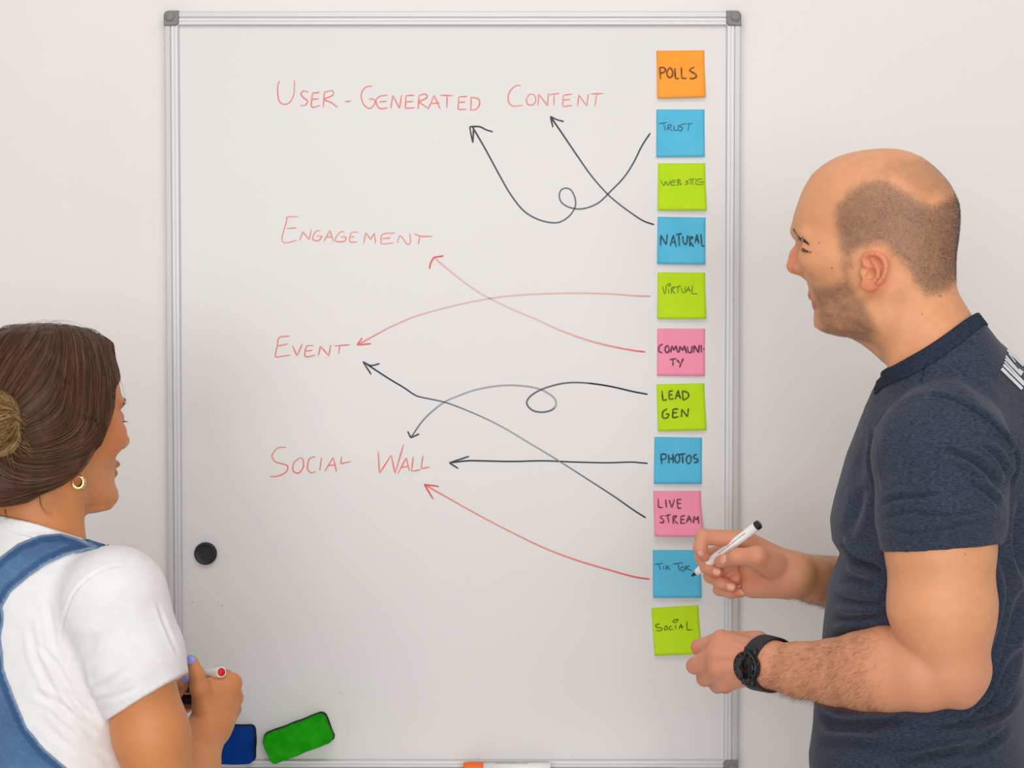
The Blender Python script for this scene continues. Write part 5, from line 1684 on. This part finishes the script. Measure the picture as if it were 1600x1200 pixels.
for x, y, Y in [(770,655,-0.430),(790,830,-0.412),(772,960,-0.396)]:
    C = blend(C, srgb(188, 108, 72), 0.4 * sstep(0.018, 0.006, np.linalg.norm(wpos - V3(WH(x, y, Y)), axis=1)))
wh_ = WT.w(0, 0, 0)
woman = empty('person', (wh_.x, wh_.y, 0.0))
tag(woman, 'dark haired woman in a white t-shirt and denim overalls seen from behind', 'person')
link('body', np_mesh('body', wpos, wQ, C), M['skin_woman'], woman, True)
w_bvh = bvh_of(wpos, wQ)
M['nail_blue'] = noise_mat('periwinkle_nail_polish', srgb(146, 156, 236), srgb(152, 162, 240), 60, 0.25)
q = kw_(284, 376); nail(woman, w_bvh, q[0], q[1], -4, -9, 0.0112, 0.0125, M['nail_blue'])
q = kw_(222, 612)
nail(woman, w_bvh, q[0], q[1], 4, -6, 0.009, 0.010, M['nail_blue'])

# ---- hair
hl_px = [(171,578),(179,607),(176,632),(165,664),(149,695),(139,702),(119,741),(104,756),(63,787),(0,799),(-40,805)]
def near_right(px, py, l=-0.078):
    f, _, u = GF.px(px, py, l); return (f, u)
line = [near_right(*p) for p in hl_px]
face_poly = [(0.30, 0.098), (0.080, 0.094), (0.062, 0.076)] + line[1:] + [(line[-1][0] - 0.06, -0.30), (0.30, -0.30)]
hus_ = np.where(wus > 0, wus * 1.105, wus)
hair_pr = [loft(GF, hus_, np.minimum(wF + 0.010, 0.068), wB - 0.016, wW + 0.0125, np.full(len(tt), 0.45), np.full(len(tt), 2.1), np.full(len(tt), 2.1), k=0.02)]
for s in (1, -1):
    hair_pr += [ell(g(-12, 62*s, 0), [GF.f, GF.l, GF.u], (0.060, 0.024, 0.062), k=0.03),
                cone(g(-2, 66*s, -38), g(-78, 26*s, -72), 0.020, 0.026, k=0.03), cone(g(34, 54*s, 52), g(0, 66*s, -10), 0.019, 0.019, k=0.03)]
hair_pr += [cone(g(-80, -26, -70), g(-80, 26, -70), 0.027, 0.027, k=0.03), ell(g(-95, 0, 0), [GF.f, GF.l, GF.u], (0.032, 0.055, 0.070), k=0.03)]
def hair_fn(P):
    d = evaluate(hair_pr, P)
    L = GF.loc(P)
    near = np.abs(d) < 0.05
    if near.any():
        pd = poly_sdf(np.stack([L[near, 0], L[near, 2]], 1).astype(F32), face_poly)
        d[near] = smax(d[near], -pd, 0.012)
    return d
hc_ = np.array([p.c for p in hair_pr]); hr_ = np.array([p.R for p in hair_pr])
ph_, Qh_ = nets(hair_fn, (hc_ - hr_[:, None]).min(0) - 0.01, (hc_ + hr_[:, None]).max(0) + 0.01, 0.0024)
ph_, Qh_ = largest_piece(ph_, Qh_)
bun_c = g(-122, -27, 8)
bun_pr = [ell(bun_c, [GF.f, GF.l, GF.u], (0.036, 0.044, 0.036), k=0.02), ell(g(-108, -51, 20), [GF.f, GF.l, GF.u], (0.024, 0.022, 0.024), k=0.02),
          ell(g(-106, -57, -8), [GF.f, GF.l, GF.u], (0.020, 0.022, 0.018), k=0.02), ell(g(-130, 8, 0), [GF.f, GF.l, GF.u], (0.03, 0.035, 0.036), k=0.02)]
bun_fn = lambda P: evaluate(bun_pr, P)
def flow(P):
    """combing direction: from the crown down the sides, then back into the bun."""
    L = GF.loc(P)
    f, l, u = L[:, 0], L[:, 1], L[:, 2]
    sgn = np.where(l >= 0, 1.0, -1.0)
    down = np.stack([np.full(len(P), -0.10), 0.55 * sgn * sstep(0.06, 0.03, np.abs(l)), np.full(len(P), -1.0)], 1)
    tb = np.stack([-0.100 - f, -0.015 - l, -0.015 - u], 1)
    tb /= np.linalg.norm(tb, axis=1, keepdims=True) + 1e-6
    lowback = np.stack([np.full(len(P), -1.0), -0.55 * sgn * sstep(0.02, 0.06, np.abs(l)), np.full(len(P), -0.38)], 1)
    a = sstep(0.035, -0.045, u + 0.35 * f)[:, None]
    b = sstep(-0.02, -0.09, f)[:, None] * sstep(-0.10, -0.02, u)[:, None]
    v = down * (1 - a) + lowback * a * 1.2
    v = v * (1 - b) + tb * b * 1.3
    return (v @ GF.A)
Nh = vert_normals(ph_, Qh_)
# fine combed grooves on the base surface
fl_ = flow(ph_)
La = GF.loc(ph_)
phase = vnoise(np.stack([La[:, 0] * 1.0, La[:, 1], La[:, 2] * 0.25], 1).astype(F32), 150, 2)
ph_ = ph_ + Nh * (0.0010 * phase)[:, None]
nzc = 0.5 + 0.5 * vnoise(np.stack([La[:, 0], La[:, 1], La[:, 2] * 0.2], 1).astype(F32), 120, 6)
Ch = np.array(srgb(66, 44, 33)[:3]) * (1 - nzc[:, None]) + np.array(srgb(94, 63, 46)[:3]) * nzc[:, None]
whair = link('hair', np_mesh('hair', ph_, Qh_, Ch), M['hair_attr'], woman, True)
whair['label'] = 'long dark brown hair swept back into a bun'
M['hair_attr'].node_tree.nodes['Principled BSDF'].inputs['Roughness'].default_value = 0.42
def comb(fn, n, steps, h, roots, normals, rad, cols, lift=0.0012, sink=0.0):
    P = roots.copy(); path = [P.copy()]
    for k in range(steps):
        v = flow(P)
        gq = grad(fn, P.astype(F32))
        v = v - gq * (v * gq).sum(1, keepdims=True)
        v /= np.linalg.norm(v, axis=1, keepdims=True) + 1e-6
        v += rng.normal(0, 0.05, v.shape)
        P = P + v * h
        d = fn(P.astype(F32))
        P = P - gq * (d - lift)[:, None]
        path.append(P.copy())
    A = np.stack(path, 1)
    return [A[i] for i in range(n)]
N_ST = 5200
ii = rng.choice(len(ph_), N_ST)
Lr = GF.loc(ph_[ii])
roots = ph_[ii] + Nh[ii] * 0.0006
lifts = rng.uniform(0.0002, 0.0022, N_ST).astype(F32)
paths = comb(hair_fn, N_ST, 11, 0.0068, roots.astype(F32), Nh[ii], None, None, lift=lifts)
rp = np.linspace(0, 1, 12)
rr_ = [np.maximum(0.00022 * (np.sin(np.clip(rp, 0.02, 0.98) * math.pi) ** 0.5), 0.00003) for _ in range(N_ST)]
tcol = rng.random(N_ST) ** 1.6
palette = [np.array(srgb(54, 36, 27)[:3]) * (1 - t) + np.array(srgb(150, 106, 74)[:3]) * t for t in tcol]
v_, f_, c_ = sweep(paths, rr_, palette, 3)
o_ = link('hair_strands', np_mesh('hair_strands', v_, f_, c_), M['hair_attr'], whair, True)
# bun: blonde-tipped lengths wound round
pb_, Qb_ = nets(bun_fn, tuple(bun_c - Vector((0.11, 0.11, 0.11))), tuple(bun_c + Vector((0.11, 0.11, 0.11))), 0.0024)
pb_, Qb_ = largest_piece(pb_, Qb_)
Lb = GF.loc(pb_)
nb_ = 0.5 + 0.5 * vnoise(np.stack([Lb[:, 0], Lb[:, 1] * 0.3, Lb[:, 2] * 1.4], 1).astype(F32), 110, 4)
Cb = np.array(srgb(66, 42, 26)[:3]) * (1 - nb_[:, None]) + np.array(srgb(160, 116, 70)[:3]) * nb_[:, None]
bun = link('hair_bun', np_mesh('hair_bun', pb_, Qb_, Cb), M['hair_attr'], woman, True)
bun['label'] = 'light brown ends of the hair wound into a bun'
NB_ = 1300
Nb = vert_normals(pb_, Qb_)
ii = rng.choice(len(pb_), NB_)
P = pb_[ii].copy(); path = [P.copy()]
for k in range(9):
    L = GF.loc(P) - GF.loc(np.array([tuple(bun_c)]))[0]
    v = np.stack([0.6 + 0 * L[:, 0], -L[:, 0] * 6 - 0.8, 0.35 + 0.9 * np.sin(L[:, 1] * 60)], 1) @ GF.A
    gq = grad(bun_fn, P.astype(F32)); v -= gq * (v * gq).sum(1, keepdims=True); v /= np.linalg.norm(v, axis=1, keepdims=True) + 1e-6
    P = P + v * 0.006 + rng.normal(0, 0.0005, P.shape)
    d = bun_fn(P.astype(F32)); P = P - gq * (d - rng.uniform(0.0005, 0.004, len(P)))[:, None]
    path.append(P.copy())
A = np.stack(path, 1); rp = np.linspace(0, 1, 10)
tcol = rng.random(NB_)
v_, f_, c_ = sweep([A[i] for i in range(NB_)], [np.maximum(0.0003 * np.sin(np.clip(rp, 0.02, 0.98) * math.pi) ** 0.5, 0.00003)] * NB_,
                   [np.array(srgb(92, 60, 34)[:3]) * (1 - t) + np.array(srgb(222, 182, 124)[:3]) * t for t in tcol], 3)
NT = 900
tr = pb_[rng.choice(len(pb_), NT)]
TL_ = GF.loc(tr)
paths = []
for i in range(NT):
    d0 = np.array([0.15 + rng.normal(0, 0.25), -1.0, rng.normal(-0.12, 0.30)]); d0 /= np.linalg.norm(d0)
    ln = rng.uniform(0.010, 0.034); bend = np.array([0.1, 0, rng.normal(-0.25, 0.3)])
    q = np.linspace(0, 1, 6)[:, None]
    Lp = TL_[i] * np.array([1, 0.8, 0.9]) + np.array([0, -0.003, 0.0]) + d0 * ln * q + bend * ln * q * q
    paths.append(Lp @ GF.A + V3(GF.O))
tc2 = rng.random(NT)
v2, f2, c2 = sweep(paths, [np.linspace(0.00045, 0.00006, 6)] * NT, [np.array(srgb(104, 68, 38)[:3]) * (1 - t) + np.array(srgb(232, 194, 138)[:3]) * t for t in tc2], 3)
v_, f_, c_ = np.vstack([v_, v2]), np.vstack([f_, f2 + len(v_)]), np.vstack([c_, c2])
link('hair_strands', np_mesh('hair_strands', v_, f_, c_), M['hair_attr'], bun, True)
# loose flyaway hairs above the crown, at the temple and on the neck
fly = []
for pts in ([(60,512),(95,500),(135,512),(160,540)], [(20,515),(60,500),(100,503),(140,522)], [(165,560),(180,575),(190,600),(197,625)], [(150,545),(172,560),(186,585)], [(0,512),(40,503),(80,506)], [(172,590),(188,605),(194,640)],
            [(62,776),(65,790),(73,801),(83,806)], [(8,796),(10,806),(11,812)]):
    base = [GF.px(x, y, -0.045 if y < 700 else -0.06) for x, y in pts]
    for k in range(3 if pts[0][1] < 700 else 10):
        o = rng.normal(0, 0.0018 if pts[0][1] < 700 else 0.0013, 3)
        fly.append(np.array(spline([tuple(GF.w(*(np.array(b) + o * (0.4 + i * 0.4)))) for i, b in enumerate(base)], 6)))
v_, f_, c_ = sweep(fly, [np.linspace(0.00012, 0.00004, len(p)) for p in fly], [np.array(srgb(66, 44, 32)[:3])] * len(fly), 3)
tag(link('flyaway_hairs', np_mesh('flyaway_hairs', v_, f_, c_), M['hair_attr'], whair, True), kind='stuff')
# brow and lashes
for s in (1, -1):
    for nm, cnt in (('eyebrow', 160), ('eyelashes', 60)):
        roots, dirs, lens = [], [], []
        for k in range(cnt):
            t = rng.random()
            if nm == 'eyebrow':
                L = np.array([np.interp(t, [0, 1], [85, 68]), s * np.interp(t, [0, 1], [12, 48]), np.interp(t, [0, 0.6, 1], [34, 39, 34]) + rng.uniform(-2, 2)]) / 1000
                h_, n_, *_ = w_bvh.find_nearest(GF.w(*L))
                d_ = Vector(n_) * 0.3 + GF.f * -0.45 + GF.l * s * 0.8 + GF.u * 0.2; ln = rng.uniform(0.004, 0.007)
            else:
                L = np.array([np.interp(t, [0, 0.5, 1], [78, 81, 72]), s * np.interp(t, [0, 1], [20, 44]), np.interp(t, [0, 0.5, 1], [14, 11, 12])]) / 1000
                h_, n_, *_ = w_bvh.find_nearest(GF.w(*L))
                d_ = GF.f * 0.9 + GF.l * s * 0.4 + GF.u * 0.1; ln = rng.uniform(0.005, 0.008)
            roots.append(tuple(h_)); dirs.append(tuple(d_)); lens.append(ln)
        n_ = len(roots)
        v_, f_, c_ = strands(np.array(roots, dtype=F32), np.array(dirs), np.array(lens), np.zeros((n_, 3)), np.full(n_, 0.00016), np.tile(np.array(srgb(40, 26, 20)[:3]), (n_, 1)), rng, 3)
        link(nm, np_mesh(nm, v_, f_, c_), M['hair_attr'], woman)

# ---- white t-shirt
syp = [1340, 1250, 1160, 1080, 1000, 940, 900, 870, 850, 835, 820]
sus = np.array([uz(y) for y in syp])
sF = np.interp(np.linspace(sus[0], sus[-1], 70), sus, [0.118, 0.116, 0.120, 0.128, 0.126, 0.108, 0.090, 0.074, 0.066, 0.058, 0.052])
sB = np.interp(np.linspace(sus[0], sus[-1], 70), sus, [-0.118, -0.108, -0.106, -0.108, -0.110, -0.108, -0.104, -0.096, -0.088, -0.080, -0.072])
sW = np.interp(np.linspace(sus[0], sus[-1], 70), sus, [0.165, 0.148, 0.146, 0.152, 0.156, 0.150, 0.134, 0.112, 0.088, 0.070, 0.060])
su = np.linspace(sus[0], sus[-1], 70)
n70 = np.ones(70)
wtorso = loft(WT, su, smooth1(sF, 4), smooth1(sB, 4), smooth1(sW, 4), n70 * 0.5, n70 * 2.3, n70 * 2.3, k=0.02)
wst = [wtorso]
for s, SH in ((-1, WSR), (1, WSL)):
    wst += [cone(WT.w(-0.03, 0.045 * s, uz(868)), SH + (WTO - SH) * 0.12 + Vector((0, 0, 0.012)), 0.036, 0.044, k=0.04)]
h0, h1 = at(168, 1127, -0.648), at(293, 1050, -0.648)
hn = (h1 - h0).normalized().cross(Vector((0, 1, 0))).normalized()
if hn.z > 0: hn = -hn
hn = (hn + Vector((0, -0.12, 0))).normalized()
wsl = [ell(at(178, 938, -0.650), [WT.f, WT.l, WT.u], (0.062, 0.052, 0.060), k=0.02), cone(at(177, 938, -0.650), at(205, 1020, -0.650), 0.060, 0.0575, k=0.02), cone(at(205, 1020, -0.650), at(238, 1120, -0.648), 0.0575, 0.0530, k=0.02)]
wslL = [ball(WSL, 0.056, k=0.02), cone(WSL, WSL + (WEL - WSL) * 0.7, 0.058, 0.054, k=0.02)]
hL = WSL + (WEL - WSL) * 0.62; aL = (WEL - WSL).normalized()
cp0 = at(62, 822, -0.622)
wcn = (GF.u * 0.95 + WT.f * 0.30).normalized()
def wcollar(P):
    q = P - V3(cp0)
    lat = (P - V3(WN1)) @ V3(WT.l)
    return q @ V3(wcn) + 1.2 * np.maximum(lat ** 2 - 0.003, 0)
def wneck_r(P):
    q = P - V3(WN0); ax = V3((WN1 - WN0).normalized()); t = q @ ax
    return np.sqrt(np.maximum((q * q).sum(1) - t * t, 0))
def wshirt_fn(P):
    d = evaluate(wst, P)
    a = np.maximum(evaluate(wsl, P), (P - V3(h0)) @ V3(hn))
    b = np.maximum(evaluate(wslL, P), (P - V3(hL)) @ V3(aL))
    d = smin(smin(d, a, 0.012), b, 0.012)
    cd = wcollar(P)
    neck = evaluate([cone(WN0, WN1, 0.0550, 0.0590, k=0.0)], P)
    hug = np.maximum(np.maximum(neck - 0.004, cd), -0.06 - cd)
    d = smin(d, hug, 0.02)
    d = np.where(wneck_r(P) < 0.125, np.maximum(d, cd), d)
    return np.maximum(d, (WT.O.z + sus[0] + 0.005) - P[:, 2])
wlo, whi = np.array([WTO.x - 0.34, WTO.y - 0.32, WTO.z + sus[0] - 0.02]), np.array([WTO.x + 0.34, WTO.y + 0.34, WTO.z + 0.26])
pw, Qw = nets(wshirt_fn, wlo, whi, 0.0026)
pw, Qw = largest_piece(pw, Qw)
WF_ = [([(205,882),(160,890),(120,920),(100,965),(95,1010),(105,1050)], 2.0, 0.0016), ([(245,940),(262,985),(280,1025)], 3, 0.0020),
       ([(45,970),(58,1030),(85,1085),(110,1125)], 5, 0.0030), ([(75,940),(82,990),(88,1020)], 5, 0.0020), ([(58,1005),(85,1035),(105,1070),(125,1105)], 4, 0.0026), ([(52,1080),(85,1098),(125,1130),(150,1150)], 5, 0.0030), ([(100,1078),(120,1100),(140,1120)], 4, 0.0035),
       ([(120,1030),(132,1070),(150,1105)], 5, 0.002), ([(135,1080),(165,1070),(200,1045)], 5, 0.0020), ([(140,1095),(175,1090),(215,1075)], 4, 0.0014), ([(122,1040),(140,1015),(150,990)], 6, 0.0018), ([(160,1115),(210,1088),(255,1060),(290,1038)], 1.2, 0.0007),
       ([(60,1120),(100,1160),(150,1190)], 6, 0.002), ([(95,1130),(130,1165),(170,1185)], 5, 0.002)]
pw = creases(pw, Qw, WF_)
Nw = vert_normals(pw, Qw)
pw = pw + Nw * (0.0010 * vnoise(pw * np.array([1, 1, 2.0], dtype=F32), 20, 8) + 0.0004 * vnoise(pw, 60, 4))[:, None]
M['white_cotton'] = noise_mat('white_cotton', srgb(238, 236, 236), srgb(243, 241, 241), 60, 0.9, bump=0.2, bump_scale=700, spec=0.15)
wshirt = link('t_shirt', np_mesh('t_shirt', pw, Qw), M['white_cotton'], woman, True)
ws_bvh = bvh_of(pw, Qw)
def wcol_fn(P):
    cd = wcollar(P)
    d = wshirt_fn(P - V3(wcn) * 0.0015) - 0.0016
    return np.where(wneck_r(P) < 0.11, smax(d, np.maximum(cd - 0.001, -0.016 - cd), 0.0015), 0.05)
pc, Qc = nets(wcol_fn, tuple(WN1 - Vector((0.13, 0.13, 0.1))), tuple(WN1 + Vector((0.13, 0.13, 0.16))), 0.0019)
pc, Qc = largest_piece(pc, Qc)
link('collar', np_mesh('collar', pc, Qc), M['white_cotton'], wshirt, True)

# ---- denim overalls
up_px = [(-70,935),(-40,903),(0,870),(28,849),(63,835),(94,832),(122,841),(146,853)]
lo_px = [(150,860),(138,859),(105,867),(70,883),(42,904),(17,925),(4,948),(6,968),(2,996),(6,1045),(21,1087),(42,1136),(70,1171),(105,1200),(150,1240)]
def surf_l(px, py):
    h_, *_ = hit(ws_bvh, px, py)
    q_ = WT.loc(np.array([tuple(h_)]))[0] if h_ is not None else WT.px(px, py, -0.07)
    return abs(float(q_[1]))
sl0, sl1 = sorted((surf_l(124, 845), surf_l(122, 858)))
sl0 -= 0.004; sl1 += 0.008
back_poly = [(-220, 960)] + up_px + [(175, 835), (185, 850)] + lo_px + [(215, 1290), (215, 2600), (-220, 2600)]
front_poly = [(0.004, 0.05), (-0.085, 0.05), (-sl0 + 0.002, 0.06), (-sl0, 0.5), (-sl1, 0.5), (-sl1, 0.05), (-0.105, 0.0), (-0.120, -0.12), (-0.20, -0.26), (-0.20, -0.9), (0.004, -0.9)]
wl_ = legs(WT, 0.082, 0.092, 0.066, 0.056, 0.80, -0.005)
def denim_masks(P):
    L = WT.loc(P)
    q2 = np.stack([-np.abs(L[:, 1]), L[:, 2]], 1).astype(F32)
    R_ = np.stack([L[:, 0], -np.abs(L[:, 1]), L[:, 2]], 1) @ WT.A + V3(WT.O)
    mb = poly_sdf(project(R_).astype(F32), back_poly) / 1290.0
    mf = poly_sdf(q2, front_poly)
    return np.where(L[:, 0] < 0.0, mb, mf)
def wtor_only(P):
    d = evaluate(wst, P)
    neck = evaluate([cone(WN0, WN1, 0.0550, 0.0590, k=0.0)], P)
    return smin(d, np.maximum(neck - 0.004, wcollar(P)), 0.02)
def denim_fn(P):
    d = wshirt_fn(P) - 0.0042
    d = np.maximum(d, wtor_only(P) - 0.010)
    inner = wtor_only(P) + 0.004
    d = np.maximum(d, -inner)
    near = d < 0.06
    m = np.full(len(P), 0.05)
    if near.any(): m[near] = denim_masks(P[near])
    d = smax(d, m, 0.003)
    return np.maximum(d, 0.84 - P[:, 2])
def wleg_fn(P): return np.maximum(np.maximum(evaluate(wl_, P), P[:, 2] - 0.93), 0.055 - P[:, 2])
pd_, Qd_ = nets(denim_fn, (WTO.x - 0.34, WTO.y - 0.32, 0.82), (WTO.x + 0.34, WTO.y + 0.34, WTO.z + 0.24), 0.0030)
pd_, Qd_ = largest_piece(pd_, Qd_)
md = denim_masks(pd_)
nz_ = 0.5 + 0.5 * (0.6 * vnoise(pd_, 25, 2) + 0.4 * vnoise(pd_, 300, 5))
Cd = np.array(srgb(62, 96, 138)[:3]) * (1 - nz_[:, None]) + np.array(srgb(106, 140, 180)[:3]) * nz_[:, None]
top = pd_[:, 2] > 0.95
Cd = blend(Cd, srgb(44, 74, 118), 0.6 * (sstep(-0.012, -0.0095, md) * sstep(-0.002, -0.004, md)) * top)
Cd = blend(Cd, srgb(168, 186, 206), 0.55 * sstep(-0.0035, -0.0015, md) * top)
M['denim'] = attr_mat('blue_denim', 0.9, 0.1)
nt = M['denim'].node_tree
tcn = nt.nodes.new('ShaderNodeTexCoord'); nn = nt.nodes.new('ShaderNodeTexNoise'); nn.inputs['Scale'].default_value = 900
nt.links.new(tcn.outputs['Object'], nn.inputs['Vector'])
bpn = nt.nodes.new('ShaderNodeBump'); bpn.inputs['Strength'].default_value = 0.5; bpn.inputs['Distance'].default_value = 0.002
nt.links.new(nn.outputs['Fac'], bpn.inputs['Height']); nt.links.new(bpn.outputs['Normal'], nt.nodes['Principled BSDF'].inputs['Normal'])
ov = link('overalls', np_mesh('overalls', pd_, Qd_, Cd), M['denim'], woman, True)
pl_, Ql_ = nets(wleg_fn, (WTO.x - 0.3, WTO.y - 0.3, 0.03), (WTO.x + 0.3, WTO.y + 0.3, 0.96), 0.006)
nl_ = 0.5 + 0.5 * (0.6 * vnoise(pl_, 25, 2) + 0.4 * vnoise(pl_, 300, 5))
link('trouser_legs', np_mesh('trouser_legs', pl_, Ql_, np.array(srgb(62, 96, 138)[:3]) * (1 - nl_[:, None]) + np.array(srgb(106, 140, 180)[:3]) * nl_[:, None]), M['denim'], ov, True)
ov['label'] = 'blue denim overalls with a wide shoulder strap'
shoes(WT, 0.082, -0.02, woman, 0.245, 'white_plastic')

# ---- earring
ec = hit(w_bvh, 122, 747)[0] + (CAM - hit(w_bvh, 122, 747)[0]).normalized() * 0.0035 + Vector((0, 0, -0.0048))
earring = empty('earring', tuple(ec))
tag(earring, 'small gold hoop earring in the woman\'s right ear', 'earring')
M['gold'] = noise_mat('polished_gold', (0.86, 0.60, 0.24, 1), (0.90, 0.65, 0.28, 1), 50, 0.18, metal=1.0)
pts = []; rads = []
vdir = (Vector(ec) - CAM).normalized()
ex_ = Vector((0.93, 0.34, 0)).normalized(); ez_ = Vector((0, 0, 1))
for k in range(33):
    a = math.radians(100 - 300 * k / 32)
    pts.append(tuple(Vector(ec) + ex_ * 0.0064 * math.cos(a) + ez_ * 0.0072 * math.sin(a)))
    rads.append(0.0006 + 0.0030 * math.sin(math.pi * min(1, max(0, k / 32))) ** 1.2)
v_, f_, c_ = sweep([np.array(pts)], [np.array(rads)], [np.array([1, 1, 1.0])], 12)
link('hoop', np_mesh('hoop', v_, f_), M['gold'], earring, True)

# ---- markers in her hand
pb2 = WH(646, 526, -0.4475); d2 = Vector((-0.56, 0.78, -0.25)).normalized()
marker('whiteboard_marker', pb2 + d2 * 0.085, pb2, 0.0070, {'kind': 'tail', 'end': 'red_plastic'}, 'white marker with a red end in the woman\'s right hand')
marker('whiteboard_marker', WH(120, 690, -0.395), WH(600, 720, -0.405), 0.0070, {'kind': 'capped', 'cap': 'blue_plastic', 'cap_len': 0.03}, 'dark grey blue marker held between the woman\'s hands', body='blue_plastic')
marker('whiteboard_marker', WH(130, 850, -0.392), WH(600, 870, -0.395), 0.0066, {'kind': 'capped', 'cap': 'black', 'cap_len': 0.03}, 'black capped marker lowest between the woman\'s hands', body='black')
